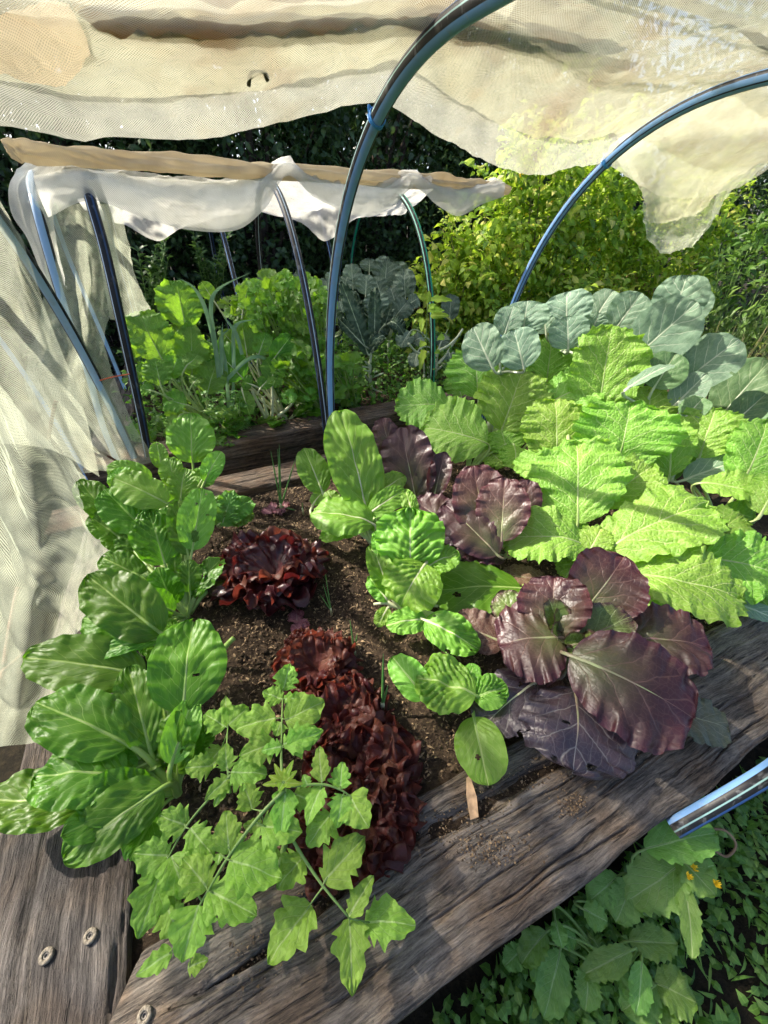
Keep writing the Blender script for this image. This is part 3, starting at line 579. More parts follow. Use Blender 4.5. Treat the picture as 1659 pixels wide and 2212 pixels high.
# screws and washers
M_zinc = plain('zinc', (0.17, 0.145, 0.11), 0.75, 0.6, 260, 0.3, 0.1); M_screw = plain('screw_steel', (0.10, 0.09, 0.08), 0.5, 0.3, 90, 0.5, 0.6)
def washer(x, y, z, label, r=0.0125):
    P = at(x, y, z); t = thing('washer', P, label, 'washer', 'washers screwed into the sleepers')
    k = 28; a = np.arange(k)/k*2*math.pi; V = []; prof = [(0.45, 0.000), (0.45, 0.0025), (0.55, 0.0034), (0.93, 0.0034), (1.0, 0.0022), (1.0, -0.003)]
    for q, h in prof: V.append(np.stack([q*r*np.cos(a), q*r*np.sin(a), np.full(k, h)], -1))
    obj('ring', mesh('ring', np.vstack(V), [grid_faces(len(prof)-1, k, 0, True)], M_zinc), t)
    V = [np.stack([q*r*np.cos(a), q*r*np.sin(a), np.full(k, h)], -1) for q, h in [(0.44, 0.0005), (0.40, 0.0012), (0.2, 0.0012), (0.17, -0.0015), (0.01, -0.0015)]]
    obj('screw_head', mesh('screw', np.vstack(V), [grid_faces(4, k, 0, True)], M_screw), t)
washer(195, 2022, 0.000, 'pale washer on the left sleeper, nearer the tomato leaves')
washer(100, 2065, 0.000, 'pale washer on the left sleeper, nearer the picture edge')
washer(312, 2194, 0.001, 'pale washer at the bottom edge on the front sleeper')
washer(1245, 1662, 0.006, 'small washer on the front sleeper beside the purple leaf tip', 0.009)
P_ = atp(697, 919, 2.238); k = 16
V_ = np.vstack([P_ + 0.012*q*(np.cos(np.arange(k)/k*2*math.pi)[:, None]*AX + np.sin(np.arange(k)/k*2*math.pi)[:, None]*UP) - PE*h for q, h in [(1, -0.02), (1, 0.0), (0.7, 0.005), (0.02, 0.007)]])
tag(obj('bolt', mesh('bolt', V_-P_, [grid_faces(3, k, 0, True)], M_zinc), None, tuple(P_)), 'round bolt head at the foot of the black hoop', 'bolt')
# pipe end on the outer side of the front sleeper is the front foot of the near hoop; wire loop in the weeds below
rod('wire_loop', 'loop of brown twine in the weeds below the pipe end', [at(1535, 1790, -0.16), at(1568, 1795, -0.15), at(1590, 1825, -0.17), at(1570, 1850, -0.2), at(1540, 1835, -0.2)], 0.003, plain('jute', (0.22, 0.15, 0.09), 0.9), 'twine')

# ------------------------------------------------------------------ leaves
def superell(t, p, q): 
    tt = np.clip(t, 0, 1)**q; return np.clip(1-np.abs(2*tt-1)**p, 0, 1)**(1/p)
SHAPES = {
 'round':   dict(p=2.2, q=1.0, base=0.10, teeth=0.012, nt=20, rad=0.035),
 'oval':    dict(p=2.05, q=0.88, base=0.10, teeth=0.0, nt=20, rad=0.035),
 'obovate': dict(p=2.1, q=1.25, base=0.12),
 'mustard': dict(p=2.2, q=1.10, base=0.16, teeth=0.11, nt=14, rad=0.09),
 'collard': dict(p=2.2, q=0.95, base=0.10, teeth=0.012, nt=22, rad=0.035),
 'lance':   dict(p=1.6, q=0.8, base=0.06),
 'tomato':  dict(p=1.5, q=0.60, base=0.04, teeth=0.62, nt=3.6, tb=1),
 'kale':    dict(p=2.4, q=0.9, base=0.15, teeth=0.10, nt=26),
 'celery':  dict(p=1.45, q=0.95, base=0.18, teeth=0.60, nt=3.3),
 'thistle': dict(p=1.8, q=0.9, base=0.15, teeth=0.28, nt=9),
}
def blade(L, w, shape='oval', nu=34, nv=20, arch=0.08, cup=0.0, fold=0.12, ruf=0.0, rufn=4.0, blis=0.0, wav=0.02, seed=0, curl=0.0, tipcurl=0.0, skew=0.0, holes=0, latn=LAT_N):
    sh = SHAPES[shape]; t = (1-np.cos(np.linspace(0, math.pi, nu+1)))/2; t = (0.35*np.linspace(0, 1, nu+1)+0.65*t)[:, None]; s = np.linspace(-1, 1, nv+1)[None, :]
    hw = 0.5*w*np.maximum(superell(t, sh['p'], sh['q']), sh['base']*np.clip((0.35-t)/0.35, 0, 1))
    te = sh.get('teeth', 0)
    if te and 'rad' not in sh:
        ph = t*sh['nt'] + 0.5*vn(np.stack([t*3+s*0, np.sign(s)+0*t], -1), 1.0, seed+1)
        saw = np.mod(ph, 1.0); saw = np.where(saw < 0.75, saw/0.75, (1-saw)/0.25)
        hw = hw*(1 + te*(np.clip(1.25-1.35*t, 0.1, 1) if 'tb' in sh else 1.0)*(saw-0.6)*np.abs(s)**3*(1+0.5*vn(np.stack([t*9+s*0, np.sign(s)+0*t], -1), 1.0, seed+2)))
    if 'lob' in sh: hw = hw*(1 + sh['lob']*vn(np.stack([t*4.5+0*s, np.sign(s)*2+0*t], -1), 1.0, seed+13)*np.abs(s)**2 + 0.05*vn(np.stack([t*34+0*s, np.sign(s)*2+0*t], -1), 1.0, seed+14)*np.abs(s)**3)
    x = s*hw*(1 + 0.07*vn(np.stack([t*2.5+0*s, np.sign(s)*2+0*t], -1), 1.0, seed+3)*np.abs(s)); y = t*L + 0*s
    y = y + (0.10*L*np.abs(s)**1.5*np.clip(1-t, 0, 1)*t)
    if 'rad' in sh:
        cx, cyy = 0.0, 0.52*L; an = np.arctan2(x/w, (y-cyy)/L); nt_ = sh['nt']
        ph = an/(2*math.pi)*nt_*2 + 0.7*vn(np.stack([np.cos(an)*2, np.sin(an)*2], -1), 1.0, seed+1); saw = np.mod(ph, 1.0); saw = np.where(saw < 0.7, saw/0.7, (1-saw)/0.3)
        lo = vn(np.stack([np.cos(an)*1.6, np.sin(an)*1.6], -1), 1.0, seed+13) + 0.6*vn(np.stack([np.cos(an)*4, np.sin(an)*4], -1), 1.0, seed+14)
        wt = np.maximum(np.abs(s)**4, np.clip((t-0.80)/0.2, 0, 1)**1.5)*np.clip(t*3, 0, 1); k_ = 1 + te*(saw-0.6)*wt + sh['rad']*lo*np.maximum(np.abs(s)**2, np.clip((t-0.6)/0.4, 0, 1))*np.clip(t*3, 0, 1)
        x = x*k_; y = cyy + (y-cyy)*k_
    x = x + skew*L*(t*(1-t))
    sa = np.abs(s)
    z = fold*np.abs(x) + cup*(x*x)/max(w, 1e-6)*4 + arch*L*4*t*(1-t) + curl*L*(t**3)
    pr = seed*1.7
    if ruf:
        edge = sa**2.2*np.clip(t*4, 0, 1)
        r1 = np.sin(2*math.pi*rufn*t + pr + np.sign(s)*1.3); r2 = np.sin(2*math.pi*rufn*2.3*t + pr*2.1 - np.sign(s)*0.7)
        z = z + ruf*w*edge*(0.75*r1 + 0.45*r2) + 0*x
        tipr = np.clip((t-0.75)/0.25, 0, 1)**2*(1-sa**2)
        z = z + ruf*w*0.6*tipr*np.sin(s*5+pr)
        y = y + ruf*w*0.35*edge*np.cos(2*math.pi*rufn*1.6*t + pr)
    if blis:
        jn = vn(np.stack([x, y], -1), 5.0/w, seed+4); q_ = latn*(t + 0.07*jn + 0.04*vn(np.stack([x, y], -1), 2.0/w, seed+5) - LAT_K*sa**0.85); f = np.abs(np.mod(q_, 1)-0.5)*2
        am = np.clip(0.75+0.9*vn(np.stack([x, y], -1), 3.4/w, seed+7), 0.1, 1.7); u2 = SUB_N*sa + 0.37*np.floor(q_) + 1.1*vn(np.stack([x, y], -1), 6.0/w, seed+8); g_ = np.abs(np.mod(u2, 1)-0.5)*2
        z = z + blis*w*am*((1-f**2.5)*(0.55+0.6*(1-g_**2.5)) - 0.45)*np.clip(sa*5, 0, 1)*np.clip((1.05-sa)*4, 0, 1)*np.clip(t*5, 0, 1)
        z = z + blis*0.8*w*vn(np.stack([x, y], -1), 3.2/max(w*0.35, 1e-6)*0.5, seed+6)
    z = z + wav*w*fbm(np.stack([x/max(w, 1e-6)*1.6, y/max(w, 1e-6)*1.6], -1), 1.0, seed+9, 2)
    z = z - 0.012*w*np.exp(-(x/(0.035*w))**2)
    P = np.stack([x, y, z], -1).reshape(-1, 3)
    uv = np.stack([(s*0.5+0.5)+0*t, t+0*s], -1).reshape(-1, 2); uv2 = np.stack([x-skew*L*(t*(1-t)), y], -1).reshape(-1, 2)
    F = grid_faces(nu, nv)
    if holes:
        r = np.random.default_rng(seed); c = P[F].mean(1); keep = np.ones(len(F), bool)
        for _ in range(holes):
            k = r.integers(len(F)); d = np.hypot((c[:, 0]-c[k, 0]), (c[:, 1]-c[k, 1])*r.uniform(0.6, 1.6))*(1+0.35*vn(c[:, :2], 60, seed+k)); keep &= d > w*r.uniform(0.018, 0.045)
        F = F[keep]
    return P, F, uv, uv2
LSEED = [100]
def place_leaf(parent, B, Tp, w, N0, mats, pet=None, crown=None, roll=0.0, name='leaf', rib=True, droop=0.5, **kw):
    """blade from B to Tp (world), facing N0; petiole from crown to B"""
    LSEED[0] += 1; kw.setdefault('seed', LSEED[0])
    if kw.get('shape') in ('oval', 'collard') and kw.get('nu', 0) >= 36 and LSEED[0] % 4 == 0: kw.setdefault('holes', 1+LSEED[0] % 3)
    D = Tp-B; L = float(np.linalg.norm(D)); Y = D/L
    X = unit(np.cross(Y, N0)); Z = np.cross(X, Y)
    if roll:
        c, s_ = math.cos(roll), math.sin(roll); X, Z = X*c+Z*s_, Z*c-X*s_
    P, F, uv, uv2 = blade(L, w, **kw)
    V = B + P[:, :1]*X + P[:, 1:2]*Y + P[:, 2:3]*Z
    acc = Acc(); acc.add(V, [F], uv, uv2, 0)
    o0 = org(parent)
    if pet:
        n_ = kw.get('nu', 34); nvv = kw.get('nv', 20); mid = V.reshape(n_+1, nvv+1, 3)[:, nvv//2]
        k = max(3, int(n_*0.8)); ribp = mid[:k] - Z*(0.0012)
        if crown is not None:
            dC = float(np.linalg.norm(B-crown)); d0 = unit(UP*1.0 + 0.6*unit((B-crown)*np.array([1, 1, 0.2]))); d1 = unit(mid[2]-mid[0])
            tt = np.linspace(0, 1, 12)[:, None]; p0, p1, p2, p3 = crown, crown+d0*dC*0.4, B-d1*dC*0.35, mid[0]
            bz = (1-tt)**3*p0 + 3*(1-tt)**2*tt*p1 + 3*(1-tt)*tt**2*p2 + tt**3*p3
            path = np.vstack([bz[:-1], ribp]); rad = np.concatenate([np.linspace(pet[0], pet[1], 11), np.linspace(pet[1], pet[1]*0.12, len(ribp))])
        else:
            path = ribp; rad = np.linspace(pet[1], pet[1]*0.12, len(ribp))
        Vt, Ft, ut = tube(path, rad, 7, flat=0.8); acc.add(Vt, Ft, ut, ut, 1)
    return acc.build(name, mats, parent, (0, 0, 0), o0)
def leaf(parent, b, t, wpx, zb, g, mats, pet=None, crown=None, roll=None, wmul=1.0, ext=0.0, **kw):
    """leaf measured on the photograph: blade base b, tip t, width in picture units; zb height or ('p',across)/('a',along); g 0 faces the viewer, 1 lies flat"""
    B = at(*b, zb) if not isinstance(zb, tuple) else (atp(*b, zb[1]) if zb[0] == 'p' else ata(*b, zb[1]))
    v = unit(CAMP-B); N0 = unit((1-g)*v + g*UP)
    d = ray(*t); k = ((B-CAMP) @ N0)/(d @ N0); Tp = CAMP + d*k
    B = B - ext*(Tp-B); mid = 0.5*(B+Tp); w = wmul*wpx*depth(mid)/FPX
    if roll is None: roll = rng.uniform(-0.22, 0.22)
    return place_leaf(parent, B, Tp, w, N0, mats, pet, crown, roll, **kw)
def cv(k, x, y):
    """survey sheets -> full picture units"""
    ox, oy, sc = {4: (829.5, 530.9, 0.5), 6: (663.6, 862.7, 0.6), 5: (0, 995.4, 0.5), 7: (0, 1548.2, 0.5), 8: (829.5, 1548.2, 0.5), 3: (0, 398.2, 0.5), 9: (199.1, 564.1, 0.36), 10: (663.6, 497.7, 0.28), 0: (0, 0, 1)}[k]
    return ox+x*sc, oy+y*sc, sc
def leaves(parent, sheet, specs, mats, crown=None, pet=None, **base):
    for sp in specs:
        bx, by, tx, ty, w, zb, g = sp[:7]; kw = dict(base); 
        if len(sp) > 7: kw.update(sp[7])
        b = cv(sheet, bx, by); t = cv(sheet, tx, ty)
        m = kw.pop('mats', mats); cr = kw.pop('crown', crown); pt = kw.pop('pet', pet)
        leaf(parent, b[:2], t[:2], w*b[2], zb, g, m, pt, cr, **kw)

def fill_plant(parent, crown, n_, Lr, elr, mats, seed, off=0.06, wr=(0.55, 0.8), pet=(0.006, 0.004), az=(0, 6.283), **kw):
    r = np.random.default_rng(seed)
    for k_ in range(n_):
        a = r.uniform(*az); el = math.radians(r.uniform(*elr)); d = AX*math.cos(a)*math.cos(el)+PE*math.sin(a)*math.cos(el)+UP*math.sin(el); L = r.uniform(*Lr)
        B = crown + d*off*r.uniform(0.7, 1.3); d2 = unit(d - UP*0.25 + 0.15*r.normal(size=3)); N0 = unit(UP + 0.35*unit(CAMP-B) + 0.3*r.normal(size=3))
        place_leaf(parent, B, B+d2*L, L*r.uniform(*wr), N0, mats, pet, crown, r.uniform(-0.3, 0.3), **kw)
S_mustard = stem_mat('mustard_stem', (0.30, 0.42, 0.12), (0.42, 0.50, 0.22)); S_chard = stem_mat('chard_stem', (0.22, 0.36, 0.07), (0.34, 0.44, 0.14))
S_white = stem_mat('pale_stem', (0.55, 0.55, 0.36), (0.45, 0.50, 0.25)); S_purple = stem_mat('purple_stem', (0.30, 0.36, 0.16), (0.22, 0.12, 0.12))
S_coll = stem_mat('collard_stem', (0.42, 0.50, 0.34), (0.50, 0.54, 0.40)); S_tom = stem_mat('tomato_stem', (0.16, 0.28, 0.06), (0.22, 0.33, 0.09)); S_red = stem_mat('red_stem', (0.22, 0.05, 0.07), (0.30, 0.10, 0.10))
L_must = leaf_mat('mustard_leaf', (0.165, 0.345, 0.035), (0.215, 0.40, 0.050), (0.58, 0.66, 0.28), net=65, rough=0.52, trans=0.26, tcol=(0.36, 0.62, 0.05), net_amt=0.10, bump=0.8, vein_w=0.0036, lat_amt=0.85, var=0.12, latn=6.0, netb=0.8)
L_must2 = leaf_mat('mustard_leaf_shade', (0.10, 0.24, 0.025), (0.14, 0.29, 0.03), (0.34, 0.46, 0.12), net=50, rough=0.45, trans=0.30, tcol=(0.30, 0.50, 0.03), net_amt=0.16, bump=0.9, vein_w=0.003, var=0.18)  # darker copy of the mustard leaf, shade put into its colour
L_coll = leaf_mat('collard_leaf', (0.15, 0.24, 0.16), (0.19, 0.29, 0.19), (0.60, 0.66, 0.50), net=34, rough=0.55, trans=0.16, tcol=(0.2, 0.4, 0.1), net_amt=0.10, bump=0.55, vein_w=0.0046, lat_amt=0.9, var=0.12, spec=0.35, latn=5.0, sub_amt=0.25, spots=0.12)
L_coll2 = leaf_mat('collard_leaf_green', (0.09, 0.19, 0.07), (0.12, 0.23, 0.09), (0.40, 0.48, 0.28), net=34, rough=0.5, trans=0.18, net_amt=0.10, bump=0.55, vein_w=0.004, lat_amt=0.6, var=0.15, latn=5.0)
L_chard = leaf_mat('chard_leaf', (0.058, 0.160, 0.006), (0.085, 0.205, 0.010), (0.28, 0.42, 0.08), net=40, rough=0.42, trans=0.28, tcol=(0.18, 0.50, 0.02), net_amt=0.03, bump=0.35, vein_w=0.0040, lat_amt=0.65, var=0.24, spec=0.34, netb=0.15, spots=0.2)
L_chardl = leaf_mat('chard_leaf_light', (0.13, 0.30, 0.025), (0.17, 0.35, 0.035), (0.42, 0.54, 0.18), net=44, rough=0.44, trans=0.30, tcol=(0.30, 0.60, 0.03), net_amt=0.05, bump=0.4, vein_w=0.0035, lat_amt=0.6, var=0.18, spec=0.4, netb=0.2)
L_pur = leaf_mat('purple_leaf', (0.040, 0.015, 0.017), (0.060, 0.026, 0.023), (0.17, 0.09, 0.075), net=70, rough=0.40, trans=0.12, tcol=(0.25, 0.06, 0.05), net_amt=0.20, bump=0.5, vein_w=0.0026, lat_amt=0.6, center=(0.075, 0.085, 0.030), edge=(0.055, 0.014, 0.022), var=0.3, spec=0.45, latn=4.0, netb=0.25)
L_purd = leaf_mat('purple_leaf_dark', (0.028, 0.018, 0.026), (0.044, 0.026, 0.032), (0.24, 0.22, 0.20), net=70, rough=0.38, trans=0.10, net_amt=0.08, bump=0.5, vein_w=0.0026, lat_amt=0.6, var=0.2, spec=0.6, latn=4.0)
L_purg = leaf_mat('purple_leaf_green', (0.10, 0.16, 0.03), (0.13, 0.19, 0.04), (0.30, 0.40, 0.14), net=60, rough=0.38, trans=0.22, net_amt=0.2, bump=0.7, edge=(0.08, 0.03, 0.035), var=0.15, spec=0.5, latn=5.0)
L_old = leaf_mat('old_leaf', (0.10, 0.13, 0.10), (0.13, 0.15, 0.10), (0.30, 0.33, 0.24), net=60, rough=0.6, trans=0.12, net_amt=0.15, bump=0.6, center=(0.16, 0.09, 0.03), spots=0.5, latn=5)
L_brown = leaf_mat('brown_leaf', (0.085, 0.045, 0.028), (0.12, 0.06, 0.04), (0.26, 0.20, 0.14), net=60, rough=0.5, trans=0.15, bump=0.7, spots=0.4, latn=5)
L_tom = leaf_mat('tomato_leaf', (0.20, 0.38, 0.045), (0.25, 0.43, 0.055), (0.42, 0.56, 0.22), net=90, rough=0.55, trans=0.30, tcol=(0.26, 0.55, 0.04), net_amt=0.08, bump=0.6, vein_w=0.0018, lat_amt=0.7, var=0.16, spec=0.3, latn=5)
L_tomy = leaf_mat('tomato_shoot', (0.24, 0.40, 0.03), (0.30, 0.45, 0.04), (0.40, 0.52, 0.14), net=90, rough=0.55, trans=0.35, net_amt=0.05, bump=0.3, vein_w=0.0012, var=0.15, spec=0.3, latn=5)
L_red = leaf_mat('red_lettuce_leaf', (0.070, 0.017, 0.015), (0.10, 0.034, 0.022), (0.15, 0.045, 0.04), net=70, rough=0.48, trans=0.36, tcol=(0.20, 0.035, 0.025), net_amt=0.15, bump=0.5, vein_w=0.002, var=0.35, spec=0.35)
L_reddark = leaf_mat('red_cos_leaf', (0.042, 0.009, 0.011), (0.062, 0.014, 0.015), (0.12, 0.035, 0.04), net=55, rough=0.36, trans=0.18, tcol=(0.25, 0.02, 0.02), net_amt=0.12, bump=0.5, vein_w=0.003, var=0.25, spec=0.5)
L_pink = leaf_mat('wilted_pink_leaf', (0.20, 0.06, 0.09), (0.27, 0.10, 0.12), (0.36, 0.2, 0.2), net=60, rough=0.5, trans=0.25, bump=0.6)
L_green = leaf_mat('green_leaf', (0.09, 0.20, 0.022), (0.10, 0.25, 0.03), (0.26, 0.42, 0.12), net=50, rough=0.42, trans=0.32, tcol=(0.3, 0.55, 0.03), net_amt=0.12, bump=0.8, var=0.2)
L_glow = leaf_mat('backlit_mustard_leaf', (0.11, 0.26, 0.025), (0.15, 0.31, 0.03), (0.34, 0.48, 0.14), net=45, rough=0.48, trans=0.36, tcol=(0.32, 0.55, 0.03), net_amt=0.16, bump=0.9, vein_w=0.003, var=0.16)
L_kale = leaf_mat('black_kale_leaf', (0.045, 0.085, 0.050), (0.06, 0.105, 0.06), (0.26, 0.34, 0.20), net=75, rough=0.6, trans=0.10, net_amt=0.05, bump=1.0, vein_w=0.0045, lat_amt=0.1, var=0.15, spec=0.3)
L_broc = leaf_mat('broccoli_leaf', (0.095, 0.15, 0.105), (0.12, 0.18, 0.13), (0.36, 0.42, 0.32), net=30, rough=0.55, trans=0.2, net_amt=0.1, bump=0.5, vein_w=0.004, var=0.2, latn=5)
L_onion = stem_mat('onion_leaf', (0.10, 0.26, 0.06), (0.16, 0.34, 0.09), 0.25); L_leek = stem_mat('leek_leaf', (0.16, 0.30, 0.14), (0.22, 0.36, 0.18), 0.3)

# ------------------------------------------------------------------ mustard greens (lime, frilled)
MU = dict(shape='mustard', nu=54, nv=36, ruf=0.060, rufn=4.5, blis=0.020, fold=0.08, arch=0.07, wav=0.09, wmul=1.10, ext=0.13)
GM = 'lime mustard plants in the front bed'
mA = thing('mustard_plant', at(1010, 1030, 0), 'lime mustard plant beside the upright purple leaf, left end of the row', 'mustard plant', GM)
cA = at(1010, 1030, 0.0)
leaves(mA, 4, [(405, 625, 393, 442, 235, 0.30, 0.30), (250, 690, 52, 690, 200, 0.22, 0.5), (410, 848, 165, 780, 265, 0.17, 0.45, dict(arch=0.12)),
  (520, 765, 600, 535, 290, 0.24, 0.25), (535, 885, 500, 790, 160, 0.12, 0.4), (565, 875, 565, 975, 130, 0.14, 0.6), (330, 640, 300, 560, 120, 0.18, 0.4), (470, 900, 520, 960, 120, 0.10, 0.6), (470, 800, 330, 900, 150, 0.10, .6)],
  [L_must, S_mustard], cA, (0.009, 0.006), **MU)
mB = thing('mustard_plant', at(1215, 1215, 0), 'lime mustard plant with the tallest leaves in the middle of the row', 'mustard plant', GM)
cB = at(1215, 1200, 0.0)
leaves(mB, 4, [(835, 1160, 832, 838, 335, 0.16, 0.28, dict(arch=0.10)), (745, 895, 738, 665, 255, 0.22, 0.25), (725, 905, 620, 1010, 190, 0.22, 0.6),
  (960, 1095, 1160, 950, 200, 0.20, 0.45), (700, 660, 660, 900, 60, 0.2, 0.5), (590, 890, 560, 940, 90, 0.12, 0.5)],
  [L_must, S_mustard], cB, (0.010, 0.007), **MU)
leaves(mB, 6, [(965, 520, 700, 500, 200, 0.14, 0.65, dict(arch=0.16)), (880, 505, 1018, 575, 125, 0.13, 0.7), (1010, 565, 1062, 462, 110, 0.12, 0.4), (985, 560, 930, 640, 110, 0.08, 0.6), (940, 420, 945, 500, 120, 0.14, 0.5)],
  [L_must, S_mustard], cB, (0.009, 0.006), **MU)
mC = thing('mustard_plant', at(1330, 1120, 0), 'lime mustard plant behind, rising against the blue green collards', 'mustard plant', GM)
cC = at(1330, 1090, 0.0)
leaves(mC, 4, [(705, 565, 722, 398, 205, 0.42, 0.15), (930, 690, 985, 342, 285, 0.36, 0.10, dict(arch=0.04)), (700, 690, 925, 585, 180, 0.33, 0.35), (1010, 925, 1062, 672, 345, 0.24, 0.25, dict(arch=0.1)),
  (1130, 765, 1155, 615, 205, 0.30, 0.3), (1235, 965, 1240, 745, 150, 0.2, 0.3), (950, 700, 930, 600, 100, 0.3, 0.3)],
  [L_must, S_mustard], cC, (0.010, 0.007), **MU)
mD = thing('mustard_plant', at(1440, 1330, 0), 'lime mustard plant with broad leaves spread above the front sleeper', 'mustard plant', GM)
cD = at(1400, 1270, 0.0)
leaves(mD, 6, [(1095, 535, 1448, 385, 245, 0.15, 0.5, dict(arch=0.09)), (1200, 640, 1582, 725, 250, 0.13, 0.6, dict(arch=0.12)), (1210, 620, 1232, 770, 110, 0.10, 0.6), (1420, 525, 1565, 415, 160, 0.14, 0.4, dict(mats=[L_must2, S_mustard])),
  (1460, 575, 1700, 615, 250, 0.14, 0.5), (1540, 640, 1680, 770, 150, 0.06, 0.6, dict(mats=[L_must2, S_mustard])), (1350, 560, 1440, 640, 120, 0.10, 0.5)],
  [L_must, S_mustard], cD, (0.010, 0.007), **MU)
mE = thing('mustard_plant', at(1560, 1180, 0), 'lime mustard plant half shaded at the right edge of the picture', 'mustard plant', GM)
cE = at(1540, 1130, 0.0)
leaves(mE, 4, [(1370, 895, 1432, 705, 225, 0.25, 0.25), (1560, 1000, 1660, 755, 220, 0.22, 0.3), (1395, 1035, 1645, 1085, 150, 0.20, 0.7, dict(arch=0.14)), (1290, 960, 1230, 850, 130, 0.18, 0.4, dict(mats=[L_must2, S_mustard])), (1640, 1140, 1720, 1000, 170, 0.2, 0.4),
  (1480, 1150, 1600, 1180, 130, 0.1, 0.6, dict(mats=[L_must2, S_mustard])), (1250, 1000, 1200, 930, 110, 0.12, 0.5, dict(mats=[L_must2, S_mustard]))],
  [L_must, S_mustard], cE, (0.010, 0.007), **MU)

# ------------------------------------------------------------------ collards (blue green)
CO = dict(shape='collard', latn=5.0, nu=36, nv=24, ruf=0.025, rufn=3, blis=0.022, fold=0.10, arch=0.05, wav=0.05)
GC = 'blue green collards behind the mustard'
def pp(v): return ('p', v)
def collard(label, foot, sheet, specs, mats):
    Bs = np.array([atp(*cv(sheet, q[0], q[1])[:2], q[5][1]) if isinstance(q[5], tuple) else at(*cv(sheet, q[0], q[1])[:2], q[5]) for q in specs]); m_ = Bs.mean(0) + PE*0.06
    top = np.array([m_[0], m_[1], max(0.02, Bs[:, 2].min()-0.07)]); foot = np.array([m_[0], m_[1], -0.04])
    t = thing('collard_plant', foot, label, 'collard', GC)
    V, F, uv = tube(catmull([foot-UP*0.02, 0.5*(foot+top), top], 8), [0.022]*4+[0.018]*4, 9); obj('stem', mesh('stem', V-foot, F, S_coll, uv, uv), t)
    leaves(t, sheet, specs, mats, top, (0.011, 0.008), **CO)
    return t
collard('collard plant with two round leaves at the left of the row', W(1.25, 1.62, -0.03), 4,
  [(470, 530, 385, 352, 175, pp(1.60), 0.15), (605, 530, 560, 358, 175, pp(1.60), 0.15), (600, 375, 622, 238, 190, pp(1.74), 0.12), (520, 390, 560, 262, 120, pp(1.78), 0.15)], [L_coll, S_coll])
collard('collard plant with fan of pale round leaves in mid row', W(1.62, 1.66, -0.03), 4,
  [(790, 350, 790, 196, 210, pp(1.72), 0.12), (797, 445, 792, 303, 170, pp(1.58), 0.15), (840, 445, 838, 385, 60, pp(1.55), 0.2), (700, 380, 690, 300, 90, pp(1.72), .2), (905, 330, 992, 192, 125, pp(1.74), 0.15)], [L_coll, S_coll])
collard('collard plant with cupped leaves left of the tallest leaf', W(2.05, 1.62, -0.03), 4,
  [(1000, 360, 1112, 203, 165, pp(1.62), 0.12), (950, 360, 1003, 215, 95, pp(1.70), 0.15, dict(cup=0.25)), (900, 360, 930, 290, 90, pp(1.66), .2)], [L_coll, S_coll])
collard('collard plant with the tallest upright leaf and a big slanting leaf', W(2.25, 1.50, -0.03), 4,
  [(1240, 330, 1312, 122, 215, pp(1.62), 0.1), (1075, 490, 1352, 245, 245, pp(1.42), 0.12, dict(arch=0.08)), (1290, 340, 1392, 185, 120, pp(1.68), 0.15), (1200, 350, 1180, 230, 80, pp(1.70), .2)], [L_coll, S_coll])
collard('dark shaded collard plant in front of the tallest one', W(2.1, 1.12, -0.03), 4,
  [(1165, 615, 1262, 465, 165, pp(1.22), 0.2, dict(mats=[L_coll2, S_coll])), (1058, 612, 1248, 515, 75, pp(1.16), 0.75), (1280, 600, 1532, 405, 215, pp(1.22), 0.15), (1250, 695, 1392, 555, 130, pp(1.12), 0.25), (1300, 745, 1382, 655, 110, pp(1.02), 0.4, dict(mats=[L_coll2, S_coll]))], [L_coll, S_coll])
collard('green collard plant at the right edge in shade', W(2.45, 0.95, -0.03), 4,
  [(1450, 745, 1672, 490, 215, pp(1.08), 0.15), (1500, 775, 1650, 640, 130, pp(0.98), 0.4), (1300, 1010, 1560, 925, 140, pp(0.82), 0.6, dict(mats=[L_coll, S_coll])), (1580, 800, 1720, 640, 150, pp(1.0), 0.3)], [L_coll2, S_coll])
collard('low collard leaf over the front sleeper at the right edge', W(1.78, 0.36, -0.03), 6, [(1540, 735, 1680, 790, 85, 0.05, 0.8)], [L_coll, S_coll])

